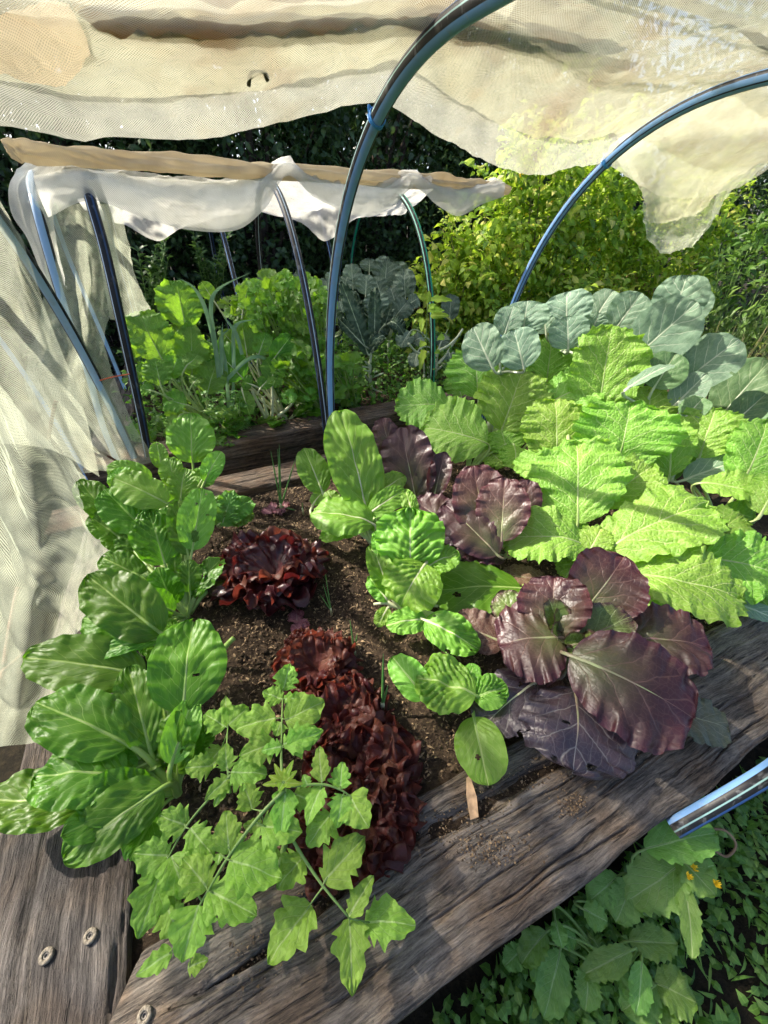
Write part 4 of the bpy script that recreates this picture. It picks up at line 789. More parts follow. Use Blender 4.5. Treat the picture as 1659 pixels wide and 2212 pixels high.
# ------------------------------------------------------------------ purple mustard / pak choi
PU = dict(shape='round', latn=4.0, nu=40, nv=28, wmul=1.13, ext=0.07, ruf=0.050, rufn=5, blis=0.024, fold=0.06, arch=0.06, wav=0.05)
GP = 'purple leaved mustards in the front bed'
pc = at(1215, 1425, 0.0)
pF = thing('purple_mustard_plant', pc, 'large purple mustard sprawling over the front sleeper', 'purple mustard', GP)
leaves(pF, 6, [(905, 862, 686, 885, 265, 0.13, 0.55, dict(arch=0.12, cup=-0.05)), (890, 850, 890, 636, 205, 0.12, 0.15, dict(cup=0.14)), (1005, 755, 1142, 568, 225, 0.14, 0.2, dict(cup=0.10)),
  (950, 885, 1162, 785, 155, 0.12, 0.30, dict(mats=[L_purg, S_purple], cup=0.2)), (975, 935, 1398, 1150, 335, 0.16, 0.55, dict(arch=0.12, cup=-0.08)), (1180, 862, 1456, 895, 245, 0.10, 0.50, dict(arch=0.10)),
  (965, 1055, 955, 1340, 340, 0.09, 0.75, dict(mats=[L_purd, S_purple], arch=0.14, cup=-0.12, holes=4, shape='obovate')), (825, 1015, 622, 1185, 200, 0.07, 0.75, dict(mats=[L_purd, S_white], holes=5)),
  (1290, 1120, 1520, 1185, 175, 0.03, 0.85, dict(mats=[L_old, S_purple])), (695, 872, 515, 800, 130, 0.04, 0.7, dict(mats=[L_brown, S_purple])), (785, 805, 680, 705, 115, 0.06, 0.5, dict(mats=[L_purg, S_purple])),
  (850, 655, 700, 632, 85, 0.02, 0.8, dict(mats=[L_brown, S_purple])), (930, 890, 1010, 870, 70, 0.13, 0.3, dict(mats=[L_purg, S_purple], cup=0.4)), (900, 1010, 790, 1090, 130, 0.05, 0.8, dict(mats=[L_brown, S_purple], holes=4)), (920, 880, 905, 800, 70, 0.1, 0.2, dict(mats=[L_purg, S_purple], cup=0.4))],
  [L_pur, S_purple], pc, (0.010, 0.007), **PU)
fill_plant(pF, pc+UP*0.05, 9, (0.07, 0.12), (45, 80), [L_purg, S_purple], 35, 0.06, (0.65, 0.9), (0.005, 0.003), **{**{k: v for k, v in PU.items() if k not in ('wmul', 'ext')}, 'cup': 0.25, 'nu': 24, 'nv': 16})
hg = thing('mustard_plant', at(1130, 1265, 0.0), 'dark green toothed leaf with holes behind the large purple mustard', 'mustard plant')
leaves(hg, 6, [(745, 680, 445, 690, 185, 0.04, 0.7, dict(holes=4, shape='mustard', ruf=0.03))], [L_chard, S_chard], at(1130, 1265, 0.0), (0.008, 0.005), **{**PU, 'ruf': 0.03})
qc = at(1085, 1180, 0.0)
pM = thing('purple_mustard_plant', qc, 'purple mustard under the lime leaves in the middle of the bed', 'purple mustard', GP)
leaves(pM, 6, [(640, 485, 598, 236, 180, 0.14, 0.12), (702, 495, 712, 282, 165, 0.16, 0.12), (672, 545, 492, 372, 145, 0.12, 0.35), (525, 465, 385, 365, 125, 0.08, 0.4), (705, 565, 538, 540, 105, 0.07, 0.6, dict(arch=0.14)), (772, 425, 802, 288, 95, 0.15, 0.2), (560, 505, 395, 440, 100, 0.05, 0.6, dict(mats=[L_purd, S_purple])), (690, 480, 670, 400, 70, .14, .3)],
  [L_pur, S_purple], qc, (0.009, 0.006), **PU)
rc = at(905, 1085, 0.0)
pB_ = thing('purple_mustard_plant', rc, 'upright purple mustard beside the tall pale chard leaf', 'purple mustard', GP)
leaves(pB_, 6, [(390, 345, 338, 98, 170, 0.08, 0.12), (305, 205, 268, 66, 90, 0.20, 0.1), (460, 335, 495, 192, 75, 0.10, 0.15, dict(cup=0.3)), (440, 345, 432, 178, 80, 0.08, 0.15), (425, 345, 450, 275, 50, 0.05, 0.2, dict(mats=[L_purg, S_purple], cup=0.4))],
  [L_pur, S_purple], rc, (0.009, 0.006), **{**PU, 'shape': 'oval'})

# ------------------------------------------------------------------ chard and perpetual spinach
CH = dict(shape='oval', nu=48, nv=34, ruf=0.045, rufn=3.5, blis=0.042, fold=0.08, arch=0.08, wav=0.06)
sc_ = at(805, 1180, 0.0)
c1 = thing('chard_plant', sc_, 'pale green chard with one tall leaf in the centre back of the bed', 'chard')
leaves(c1, 6, [(212, 395, 118, 40, 200, 0.13, 0.10, dict(arch=0.05)), (55, 335, -12, 178, 105, 0.12, 0.2), (235, 445, 12, 412, 175, 0.12, 0.5, dict(arch=0.14, cup=-0.08)), (225, 410, 355, 325, 90, 0.13, 0.45, dict(arch=0.14)), (255, 340, 352, 275, 85, 0.14, 0.3),
  (185, 470, 45, 500, 70, 0.06, 0.7), (245, 430, 280, 470, 90, 0.09, 0.6), (110, 390, 70, 330, 60, 0.09, 0.4), (20, 380, 60, 330, 50, .05, .4), (250, 400, 300, 430, 110, .1, .5)],
  [L_chardl, S_white], sc_, (0.009, 0.0065), **CH)
BL = {**CH, 'blis': 0.085, 'ruf': 0.06, 'rufn': 4}
tc_ = at(875, 1322, 0.0)
c2 = thing('spinach_plant', tc_, 'bright green blistered spinach in the middle of the bed', 'spinach')
leaves(c2, 6, [(373, 612, 370, 395, 245, 0.12, 0.10, dict(shape='round')), (385, 430, 352, 322, 60, 0.22, 0.2), (425, 590, 335, 745, 220, 0.16, 0.35, dict(arch=0.16, blis=0.05, shape='round')), (300, 705, 232, 520, 85, 0.07, 0.2, dict(cup=0.2)), (292, 725, 222, 640, 70, 0.05, 0.4), (425, 605, 545, 555, 110, 0.13, 0.4), (300, 600, 250, 470, 90, 0.12, .2),
  (430, 792, 285, 815, 95, 0.05, 0.7, dict(arch=0.16)), (425, 795, 620, 900, 135, 0.06, 0.65, dict(arch=0.14)), (470, 790, 520, 830, 70, .04, .6), (290, 750, 250, 820, 55, .03, .7)],
  [L_chardl, S_white], tc_, (0.013, 0.006), **BL)
for e in ((470, 745), (240, 737), (520, 800)):
    P = at(*cv(6, *e)[:2], 0.02); path = catmull([tc_, 0.5*(tc_+P)+UP*0.025, P], 10); V, F, uv = tube(path, np.linspace(0.008, 0.005, 10), 8); obj('leaf_stalk', mesh('leaf_stalk', V-tc_, F, S_white, uv, uv), c2)
uc_ = at(1030, 1520, 0.0)
c3 = thing('spinach_plant', uc_, 'green spinach with ribbed leaves near the sleeper, left of the purple mustard', 'spinach')
leaves(c3, 6, [(605, 1065, 393, 1005, 205, 0.09, 0.55, dict(blis=0.09, arch=0.12, shape='round')), (600, 1075, 718, 1035, 120, 0.08, 0.5, dict(blis=0.1)), (425, 1075, 305, 925, 120, 0.06, 0.5, dict(blis=0.04)), (600, 1145, 652, 1390, 180, 0.05, 0.8, dict(blis=0.02, arch=0.08, ruf=0.015, holes=1)), (600, 1010, 590, 950, 60, .07, .4), (560, 1060, 600, 960, 90, .06, .4)],
  [L_chardl, S_chard], uc_, (0.008, 0.005), **CH)
vc_ = at(405, 1335, 0.0)
c4 = thing('chard_plant', vc_, 'dense dark green chard at the back left beside the net', 'chard')
DK = [L_chard, S_chard]; LT = [L_chardl, S_chard]
leaves(c4, 5, [(722, 185, 488, 75, 160, 0.26, 0.4, dict(mats=LT, blis=0.02)), (622, 295, 455, 128, 180, 0.20, 0.35, dict(blis=0.07)), (712, 445, 640, 215, 200, 0.15, 0.25, dict(blis=0.07)), (830, 385, 872, 115, 150, 0.16, 0.15, dict(mats=LT, blis=0.03)), (812, 405, 768, 172, 120, 0.15, 0.15),
  (482, 262, 342, 85, 130, 0.20, 0.4), (522, 335, 385, 240, 120, 0.16, 0.4), (622, 505, 435, 415, 130, 0.09, 0.5), (760, 505, 752, 372, 55, 0.10, 0.2, dict(blis=0.1)), (832, 545, 698, 522, 95, 0.08, 0.6, dict(arch=0.14, blis=0.06)), (560, 385, 445, 318, 95, 0.12, 0.4), (655, 75, 462, 28, 100, 0.26, 0.4, dict(mats=LT)),
  (700, 560, 620, 480, 110, 0.06, 0.5), (740, 330, 720, 200, 110, .14, .3), (600, 420, 540, 300, 120, .1, .4), (700, 600, 610, 600, 70, .03, .7)],
  DK, vc_, (0.009, 0.005), **CH)
leaves(c4, 0, [(417, 1000, 413, 893, 95, 0.24, 0.12, dict(mats=LT, blis=0.05)), (380, 1050, 365, 988, 50, 0.25, 0.2, dict(mats=LT)), (442, 1040, 478, 975, 42, 0.24, 0.2, dict(mats=LT)), (350, 1012, 338, 955, 36, 0.26, 0.2, dict(mats=LT)), (430, 1050, 455, 1010, 50, 0.22, 0.3, dict(mats=LT)), (300, 1060, 240, 1020, 60, .25, .4, dict(mats=LT)), (390, 1080, 400, 1010, 60, .22, .2, dict(mats=LT)), (360, 1090, 420, 1050, 60, .2, .4, dict(mats=LT))],
  LT, vc_, (0.010, 0.006), **CH)
fill_plant(c4, vc_, 16, (0.11, 0.18), (18, 62), DK, 31, 0.08, az=(0.6, 4.6), **CH)
lp = thing('lettuce_plant', at(480, 1130, 0.0), 'small wavy green lettuce against the back sleeper', 'lettuce')
leaves(lp, 5, [(945, 275, 1085, 165, 110, 0.05, 0.35, dict(mats=[L_green, S_mustard])), (960, 275, 1010, 130, 100, 0.05, 0.2, dict(mats=[L_green, S_mustard])), (950, 275, 900, 150, 100, 0.05, 0.3, dict(mats=[L_green, S_mustard])), (980, 270, 1095, 225, 80, 0.04, 0.5, dict(mats=[L_green, S_mustard]))], DK, at(475, 1140, 0.0), (0.006, 0.004), **{**CH, 'ruf': 0.14, 'shape': 'round'})
wc_ = at(385, 1715, 0.0)
c5 = thing('chard_plant', wc_, 'large glossy dark green chard in the front left corner', 'chard')
leaves(c5, 5, [(695, 745, 385, 500, 235, 0.20, 0.40, dict(arch=0.10)), (645, 775, 362, 680, 180, 0.17, 0.5, dict(arch=0.12)), (622, 922, 102, 850, 235, 0.15, 0.60, dict(arch=0.08)), (790, 1085, 832, 682, 300, 0.15, 0.20, dict(arch=0.08)), (685, 770, 412, 845, 85, 0.18, 0.75, dict(arch=0.2)),
  (555, 1225, 160, 1050, 280, 0.14, 0.50, dict(arch=0.08)), (652, 1265, 552, 885, 165, 0.10, 0.25, dict(cup=0.10)), (740, 1310, 830, 1025, 145, 0.12, 0.25, dict(cup=0.22, mats=LT))],
  DK, wc_, (0.010, 0.0062), **CH)
leaves(c5, 7, [(535, 262, 152, 262, 290, 0.12, 0.60, dict(arch=0.12)), (360, 385, -70, 355, 250, 0.08, 0.75, dict(arch=0.06)), (705, 305, 272, 610, 235, 0.10, 0.70, dict(arch=0.12)), (560, 235, 742, 165, 70, 0.09, 0.5), (640, 230, 560, 130, 120, .08, .4)],
  DK, wc_, (0.010, 0.0062), **CH)
fill_plant(c5, wc_, 9, (0.11, 0.17), (25, 65), DK, 33, 0.07, az=(0.8, 4.2), **CH)
for k_, (e, z_) in enumerate([((505, 1378), 0.07), ((462, 1265), 0.06)]):
    P = at(*e, z_); b_ = at((470, 410)[k_], (1430, 1325)[k_], 0.0); path = catmull([b_, 0.5*(b_+P)+UP*0.012, P], 10); V, F, uv = tube(path, np.linspace(0.010, 0.008, 10), 8)
    pr_ = (c5, c4)[k_]; obj('cut_stalk', mesh('cut_stalk', V-org(pr_), F, S_chard, uv, uv), pr_)

# ------------------------------------------------------------------ tomato plant in front
tr = at(590, 1900, -0.02)
tp = thing('tomato_plant', tr, 'young light green tomato plant leaning over the front sleeper corner', 'tomato plant')
TO = dict(shape='tomato', latn=5.0, nu=26, nv=16, ruf=0.06, rufn=3, blis=0.05, fold=0.14, arch=0.07, wav=0.06)
apex = at(612, 1690, 0.20)
V, F, uv = tube(catmull([tr, tr*0.6+apex*0.4+AX*0.02, apex], 16), np.linspace(0.008, 0.005, 16), 8); obj('stem', mesh('stem', V-tr, F, S_tom, uv, uv), tp)
def tleaf(pts, r, lts):
    """compound leaf: rachis through picture points with heights, leaflets listed with height"""
    path = catmull([at(*cv(s_, x, y)[:2], z) for s_, x, y, z in pts], 22); V, F, uv = tube(path, np.linspace(r, r*0.45, 22), 7)
    lf = obj('leaf', mesh('leaf', V-tr, F, S_tom, uv, uv), tp)
    for s_, bx, by, tx, ty, w, z, g in lts:
        B = at(*cv(s_, bx, by)[:2], z); d = np.linalg.norm(path-B, axis=1); cr = path[np.argmin(d)]
        b = cv(s_, bx, by); t = cv(s_, tx, ty); lfl = None
        v = unit(CAMP-B); N0 = unit((1-g)*v+g*UP); dd = ray(*t[:2]); Tp = CAMP+dd*(((B-CAMP) @ N0)/(dd @ N0)); ww = w*b[2]*depth(0.5*(B+Tp))/FPX
        LSEED[0] += 1; kw = dict(TO); kw['seed'] = LSEED[0]
        D = Tp-B; L = np.linalg.norm(D); Y = D/L; X = unit(np.cross(Y, N0)); Z = np.cross(X, Y); rl = rng.uniform(-0.3, 0.3); c, sn = math.cos(rl), math.sin(rl); X, Z = X*c+Z*sn, Z*c-X*sn
        P, Ff, u1, u2 = blade(L, ww*1.12, **kw); acc = Acc(); acc.add(B + P[:, :1]*X + P[:, 1:2]*Y + P[:, 2:3]*Z, [Ff], u1, u2, 0)
        Vt, Ft, ut = tube(catmull([cr, 0.5*(cr+B)+UP*0.002, B+Y*L*0.1], 6), np.linspace(0.0018, 0.0012, 6), 6); acc.add(Vt, Ft, ut, ut, 1)
        acc.build('leaflet', [L_tom, S_tom], lf, (0, 0, 0), tr)
tleaf([(7, 1225, 320, .20), (7, 1120, 430, .19), (7, 990, 600, .16), (7, 900, 750, .12), (7, 860, 820, .10)], 0.0042, [(7, 858, 815, 785, 1065, 175, .10, .6), (7, 745, 1015, 590, 1120, 75, .06, .7), (7, 810, 1085, 900, 1050, 60, .05, .6), (7, 900, 750, 1112, 862, 145, .12, .6), (7, 898, 742, 790, 610, 140, .12, .5), (7, 992, 620, 1215, 700, 195, .16, .55), (7, 990, 592, 975, 405, 115, .16, .3), (7, 740, 600, 805, 785, 140, .11, .6), (7, 1130, 470, 1305, 500, 135, .18, .6), (7, 950, 590, 940, 640, 40, .15, .6)])
tleaf([(7, 1250, 470, .14), (7, 1270, 540, .14), (7, 1380, 710, .12), (7, 1510, 870, .09)], 0.0042, [(7, 1342, 808, 1158, 1072, 175, .09, .65), (7, 1398, 712, 1578, 515, 150, .12, .5), (7, 1510, 870, 1522, 1205, 140, .08, .65), (7, 1575, 888, 1795, 900, 140, .07, .65), (7, 1508, 862, 1615, 685, 75, .10, .3), (7, 1312, 600, 1195, 745, 130, .11, .6)])
tleaf([(7, 1000, 250, .16), (7, 925, 330, .15), (7, 800, 480, .12), (7, 690, 680, .08)], 0.0035, [(7, 692, 680, 598, 955, 155, .08, .6), (7, 732, 600, 578, 590, 135, .09, .5), (7, 808, 470, 685, 425, 115, .12, .5), (7, 822, 482, 925, 605, 110, .12, .6), (7, 715, 640, 770, 830, 90, .05, .7), (7, 720, 820, 790, 960, 110, .04, .7)])
tleaf([(7, 1220, 300, .20), (7, 1215, 180, .19), (5, 1215, 1280, .19), (5, 1218, 1120, .17), (5, 1222, 990, .14)], 0.0036, [(5, 1222, 992, 1252, 875, 95, .14, .3), (5, 1218, 1030, 1135, 1000, 85, .15, .4), (5, 1232, 1122, 1400, 1040, 150, .17, .4), (5, 1192, 1112, 1015, 1162, 140, .17, .5), (5, 1240, 1232, 1392, 1168, 95, .19, .4), (5, 1182, 1222, 1035, 1275, 120, .18, .55), (5, 1225, 1030, 1340, 1020, 50, .15, .5), (5, 1215, 1130, 1190, 1190, 60, .17, .6), (7, 1215, 130, 1130, 150, 60, .19, .5), (7, 1225, 120, 1395, 60, 100, .19, .4)])
tleaf([(7, 995, 330, .13), (7, 985, 240, .16), (5, 980, 1230, .15), (5, 985, 1140, .13)], 0.003, [(5, 975, 1152, 882, 1092, 105, .13, .4), (5, 988, 1142, 1075, 1062, 105, .13, .4), (5, 985, 1140, 975, 1015, 60, .12, .3), (7, 980, 232, 975, 115, 75, .16, .3), (7, 1000, 242, 1155, 250, 125, .16, .5), (7, 920, 212, 798, 222, 95, .14, .5), (7, 988, 262, 885, 360, 65, .16, .5), (7, 992, 272, 925, 390, 55, .15, .6), (5, 960, 1240, 880, 1330, 90, .1, .6)])
tleaf([(7, 1245, 300, .20), (7, 1390, 292, .20), (7, 1470, 315, .19), (7, 1512, 342, .18)], 0.0032, [(7, 1510, 340, 1595, 480, 135, .18, .55), (7, 1482, 335, 1455, 478, 105, .18, .6), (7, 1470, 312, 1482, 195, 85, .19, .3), (7, 1392, 282, 1380, 125, 75, .20, .25), (7, 1392, 300, 1325, 470, 80, .19, .6), (7, 1430, 420, 1330, 560, 135, .14, .6), (7, 1330, 300, 1310, 250, 40, .2, .4)])
tleaf([(7, 1225, 320, .20), (7, 1150, 400, .17), (7, 1090, 400, .15)], 0.0025, [(7, 1092, 402, 1048, 285, 95, .15, .3), (7, 1235, 310, 1210, 540, 95, .19, .6), (7, 1130, 470, 1050, 470, 50, .14, .5), (7, 1270, 330, 1370, 380, 90, .17, .6), (7, 1180, 560, 1150, 640, 90, .1, .6)])
for k_ in range(11):
    a_ = k_*2.4; r_ = 35+6*k_
    leaf(tp, (612+4*math.cos(a_), 1690+3*math.sin(a_)), (612+r_*0.55*math.cos(a_), 1688+r_*0.45*math.sin(a_)-8), 14, 0.21, 0.4, [L_tomy, S_tom], (0.0015, 0.001), apex, **{**TO, 'nu': 12, 'nv': 8})

# ------------------------------------------------------------------ red lettuces
def rvec0(r):
    v = r.normal(size=3)*np.array([1, 1, 0.2]); return v/np.linalg.norm(v)
def frill_leaf(parent, P0, az, el, L, w, mats, seed, ruff=0.22, nu=32, nv=46):
    """fan shaped loose leaf with a strongly frilled rim"""
    t = np.linspace(0, 1, nu+1)[:, None]; s = np.linspace(-1, 1, nv+1)[None, :]
    hw = 0.5*w*(0.16 + 0.84*np.sin(np.clip(t*0.62, 0, 1)*math.pi)**1.0); ang = s*0.9
    r = t*L*(1-0.18*s*s)
    x = hw*s*1.0 + 0*t; y = r*np.cos(ang*0.55)
    e = np.clip(np.maximum(t**3.2, np.abs(s)**4*t**1.5), 0, 1)
    z = ruff*w*e*(0.55*np.sin(s*11+seed) + 0.55*np.sin(s*23+seed*2.3+t*4) + 0.35*np.sin(t*19+s*5+seed)) + 0.06*w*fbm(np.stack([x/w*4, y/w*4], -1), 1.0, int(seed*10), 2)
    x = x + ruff*w*0.45*e*np.sin(s*17+seed*1.7+t*3); y = y + ruff*w*0.4*e*np.cos(s*19+seed+t*6)
    z = z + 0.25*L*(t**2)*-0.8 + 0.18*L*t + 0.10*np.abs(x)
    P = np.stack([x, y, z], -1).reshape(-1, 3)
    d = AX*math.cos(az)*math.cos(el) + PE*math.sin(az)*math.cos(el) + UP*math.sin(el)
    X = unit(np.cross(d, UP+1e-6*AX)); Z = np.cross(X, d)
    V = P0 + P[:, :1]*X + P[:, 1:2]*d + P[:, 2:3]*Z
    uv = np.stack([(s*0.5+0.5)+0*t, t+0*s], -1).reshape(-1, 2); uv2 = P[:, :2]
    acc = Acc(); acc.add(V, [grid_faces(nu, nv)], uv, uv2)
    return acc.build('leaf', mats, parent, (0, 0, 0), org(parent))
def lettuce(label, P, R_, n_, mats, seed, ruff=0.13, group='red lettuces in the front bed'):
    t = thing('red_lettuce', P, label, 'lettuce', group); r = np.random.default_rng(seed)
    for k_ in range(n_):
        f = k_/n_; az = k_*2.399 + r.uniform(-0.3, 0.3); el = math.radians(5 + 48*f + r.uniform(-6, 8)); L = R_*(1.0-0.38*f)*r.uniform(0.85, 1.15)
        frill_leaf(t, P + UP*(0.004+0.02*f), az, el, L, L*r.uniform(1.25, 1.6), mats, r.uniform(0, 30), ruff)
    return t
RL = [L_red, S_red]
lettuce('frilly dark red lettuce in mid bed above the tomato shoot', at(690, 1455, -0.01), 0.15, 14, RL, 1)
lettuce('frilly red lettuce beside the lone onion shoot', at(735, 1565, -0.01), 0.14, 13, RL, 2)
lettuce('frilly red lettuce right of the tomato tip', at(770, 1668, -0.01), 0.155, 14, RL, 3)
lettuce('frilly dark red lettuce nearest the front sleeper', at(790, 1775, -0.01), 0.13, 13, RL, 4)
lettuce('small frilly red lettuce low under the tomato leaves', at(700, 1830, -0.01), 0.09, 12, RL, 14)
lettuce('little frilly red lettuce beside the wilted pink leaves', at(650, 1395, -0.015), 0.06, 10, RL, 5)
lA = thing('red_lettuce', at(590, 1240, 0.0), 'broad leaved dark red lettuce below the dense chard', 'lettuce', 'red lettuces in the front bed')
lc = at(590, 1250, 0.0)
r9 = np.random.default_rng(9)
for k_ in range(17):
    f = k_/17; big_ = k_ % 3 == 0
    frill_leaf(lA, lc + 0.02*rvec0(r9) + UP*0.015*f, k_*2.399 + r9.uniform(-.3, .3), math.radians(6+44*f+r9.uniform(-6, 8)), (0.235-0.09*f)*r9.uniform(0.85, 1.1), 0.25*r9.uniform(0.85, 1.15), [L_red if k_ % 2 else L_reddark, S_red], r9.uniform(0, 30), 0.09 if big_ else 0.13)
frill_leaf(lA, lc, math.radians(170), math.radians(18), 0.28, 0.20, [L_reddark, S_red], 3.3, 0.10); frill_leaf(lA, lc, math.radians(120), math.radians(30), 0.24, 0.22, [L_reddark, S_red], 7.1, 0.11); frill_leaf(lA, lc, math.radians(200), math.radians(12), 0.17, 0.16, [L_reddark, S_red], 11.1, 0.11)
wl = 0
for (x, y, lab) in ((640, 1345, 'wilted pink lettuce scrap lying on the soil in mid bed'), (595, 1105, 'wilted pink lettuce scrap by the back sleeper'), (470, 1275, 'wilted pink lettuce leaf at the foot of the dense chard')):
    t_ = thing('wilted_leaf', at(x, y, -0.02), lab, 'leaf', 'wilted pink lettuce scraps'); wl += 1
    for q in range(5): frill_leaf(t_, at(x-8+5*q, y+rng.uniform(-6, 6), -0.022), rng.uniform(0, 6.28), math.radians(rng.uniform(4, 25)), 0.055, 0.05, [L_pink, S_red], rng.uniform(0, 30), 0.2, 14, 16)

# ------------------------------------------------------------------ onions
def blades(parent, specs, mat, flat=1.0):
    for pts, r0, r1 in specs:
        path = catmull(pts, 18); V, F, uv = tube(path, np.concatenate([np.linspace(r0, r1, 12), np.linspace(r1, 0.0006, 6)]), 8, flat=flat)
        obj('leaf', mesh('leaf', V-org(parent), F, mat, uv, uv), parent)
def onion(label, x, y, tips, r0=0.006):
    P = at(x, y, -0.02); t = thing('spring_onion', P, label, 'onion', 'spring onions in the front bed')
    V, F, uv = tube([P-UP*0.01, P+UP*0.015, P+UP*0.03], [r0*1.3, r0*1.2, r0], 8); obj('bulb', mesh('bulb', V-P, F, S_white, uv, uv), t)
    sp = []
    for tx, ty in tips:
        d = ray(tx, ty); v = unit(CAMP-P); N0 = unit(v*np.array([1, 1, 0.15])); T = CAMP + d*(((P-CAMP) @ N0)/(d @ N0))
        sp.append(([P+UP*0.015, 0.55*P+0.45*T+UP*0.008, T], r0*0.7, r0*0.55))
    blades(t, sp, L_onion)
onion('spring onion with four tall shoots near the back sleeper', 608, 1098, [(585, 975), (603, 960), (640, 985), (660, 1110), (600, 970)])
onion('thin wispy onion seedling in the middle of the soil', 716, 1325, [(692, 1285), (703, 1240), (698, 1262)], 0.003)
onion('short onion shoot above the red lettuces', 766, 1412, [(756, 1340), (772, 1368)], 0.0045)
onion('single upright onion shoot beside the red lettuces', 826, 1530, [(828, 1412), (838, 1480)], 0.0065)
onion('cut onion stub near the back sleeper', 655, 1108, [(653, 1085)], 0.004)

# ------------------------------------------------------------------ clouds of small leaves
def cloud(Cn, D, N_, L, w, fold=0.15, arch=0.12):
    """six-point leaves: centres Cn (base), directions, normals, lengths, widths"""
    D = D/np.maximum(1e-9, np.linalg.norm(D, axis=1))[:, None]; X = np.cross(D, N_); X /= np.maximum(1e-9, np.linalg.norm(X, axis=1))[:, None]; Z = np.cross(X, D)
    n_ = len(Cn); L = np.broadcast_to(L, n_)[:, None]; w = np.broadcast_to(w, n_)[:, None]
    pt = [(0, 0, 0), (-0.45, 0.30, fold), (0.45, 0.30, fold), (-0.40, 0.62, fold*0.8), (0.40, 0.62, fold*0.8), (0, 1, -0.25*arch*2)]
    V = np.stack([Cn + X*w*a + D*L*b + Z*(w*c + (L*arch*4*b*(1-b))) for a, b, c in pt], 1)
    o = np.arange(n_)[:, None]*6
    T = np.vstack([o+np.array([0, 2, 1]), o+np.array([3, 4, 5])]); Q = o+np.array([1, 2, 4, 3])
    uv = np.tile(np.array([(0.5, 0), (0, 0.3), (1, 0.3), (0, 0.62), (1, 0.62), (0.5, 1)]), (n_, 1))
    return V.reshape(-1, 3), [Q, T], uv
def rvec(n_, r=rng): 
    v = r.normal(size=(n_, 3)); return v/np.linalg.norm(v, axis=1)[:, None]
def stuff_cloud(name, parent, Cn, D, N_, L, w, mat, o=None, **kw):
    V, F, uv = cloud(Cn, D, N_, L, w, **kw); o0 = org(parent) if parent is not None else (o if o is not None else np.zeros(3))
    ob = obj(name, mesh(name, V-o0, F, mat, uv, uv, smooth=False), parent, (0, 0, 0) if parent is not None else tuple(o0)); ob['kind'] = 'stuff'
    return ob

# ------------------------------------------------------------------ second bed: mustard, chard, leeks
BK = dict(nu=26, nv=16, blis=0.05, fold=0.10, arch=0.06, wav=0.06)
w1 = W(-0.02, 2.52, 0.05)
bm = thing('mustard_plant', w1, 'green backlit mustard at the left end of the second bed', 'mustard plant')
leaves(bm, 9, [(560, 395, 505, 110, 260, pp(2.66), 0.1), (425, 600, 275, 300, 260, pp(2.56), 0.15), (520, 610, 480, 375, 160, pp(2.60), 0.15), (600, 690, 590, 380, 200, pp(2.55), 0.12), (412, 745, 380, 590, 180, pp(2.46), 0.25), (690, 795, 745, 610, 180, pp(2.48), 0.2),
  (565, 862, 432, 830, 150, pp(2.42), 0.5), (680, 900, 870, 930, 110, pp(2.40), 0.6), (560, 640, 640, 560, 110, pp(2.5), .3), (600, 740, 650, 690, 90, pp(2.46), .4), (330, 700, 240, 640, 140, pp(2.52), .3), (360, 780, 290, 760, 130, pp(2.46), .5), (520, 930, 480, 1010, 120, pp(2.36), .6), (300, 560, 200, 480, 130, pp(2.62), .2), (640, 600, 690, 480, 120, pp(2.6), .15), (470, 700, 520, 560, 130, pp(2.5), .2)],
  [L_glow, S_mustard], w1, (0.010, 0.006), shape='mustard', ruf=0.08, rufn=4.5, **BK)
fill_plant(bm, w1, 18, (0.12, 0.22), (15, 60), [L_green, S_mustard], 37, 0.10, (0.6, 0.85), az=(2.6, 6.9), shape='mustard', ruf=0.08, rufn=4.5, **BK)
fill_plant(bm, w1-AX*0.28+PE*0.05, 12, (0.10, 0.18), (20, 60), [L_green, S_mustard], 39, 0.10, (0.6, 0.85), shape='mustard', ruf=0.08, rufn=4.5, **BK)
w2 = W(0.42, 2.50, 0.05)
bc = thing('chard_plant', w2, 'dark glossy chard with pale stalks behind the second sleeper', 'chard')
leaves(bc, 9, [(905, 705, 715, 505, 210, pp(2.52), 0.25), (930, 570, 895, 350, 150, pp(2.62), 0.12, dict(mats=[L_glow, S_white])), (905, 295, 942, 115, 80, pp(2.75), 0.1, dict(mats=[L_glow, S_white])), (722, 225, 655, 125, 90, pp(2.8), .15, dict(mats=[L_glow, S_white])), (1082, 595, 1195, 445, 120, pp(2.52), 0.2), (1082, 725, 1095, 565, 140, pp(2.46), 0.2), (1000, 340, 1075, 185, 70, pp(2.7), .2, dict(mats=[L_glow, S_white])), (900, 780, 945, 925, 100, pp(2.44), 0.5),
  (960, 740, 900, 720, 100, pp(2.46), .4), (1000, 560, 1050, 430, 120, pp(2.6), .2, dict(mats=[L_glow, S_white])), (1010, 760, 1070, 700, 90, pp(2.44), .4), (850, 500, 780, 420, 110, pp(2.68), .2, dict(mats=[L_glow, S_white])), (960, 460, 930, 330, 120, pp(2.7), .15, dict(mats=[L_glow, S_white]))],
  [L_chard, S_white], w2, (0.011, 0.006), shape='oval', ruf=0.04, rufn=3.5, **BK)
fill_plant(bc, w2, 10, (0.10, 0.16), (15, 50), [L_chard, S_white], 41, 0.10, az=(2.6, 6.9), shape='oval', ruf=0.04, rufn=3.5, **BK)
for a_, b_ in (((960, 780), (1042, 940)), ((1080, 740), (1080, 930)), ((1020, 810), (1052, 930)), ((1205, 850), (1115, 930))):
    P0, P1 = atp(*cv(9, *b_)[:2], 2.43), atp(*cv(9, *a_)[:2], 2.45); V, F, uv = tube(catmull([P0, 0.5*(P0+P1)-PE*0.01, P1], 10), np.linspace(0.011, 0.008, 10), 8); obj('leaf_stalk', mesh('leaf_stalk', V-w2, F, S_white, uv, uv), bc)
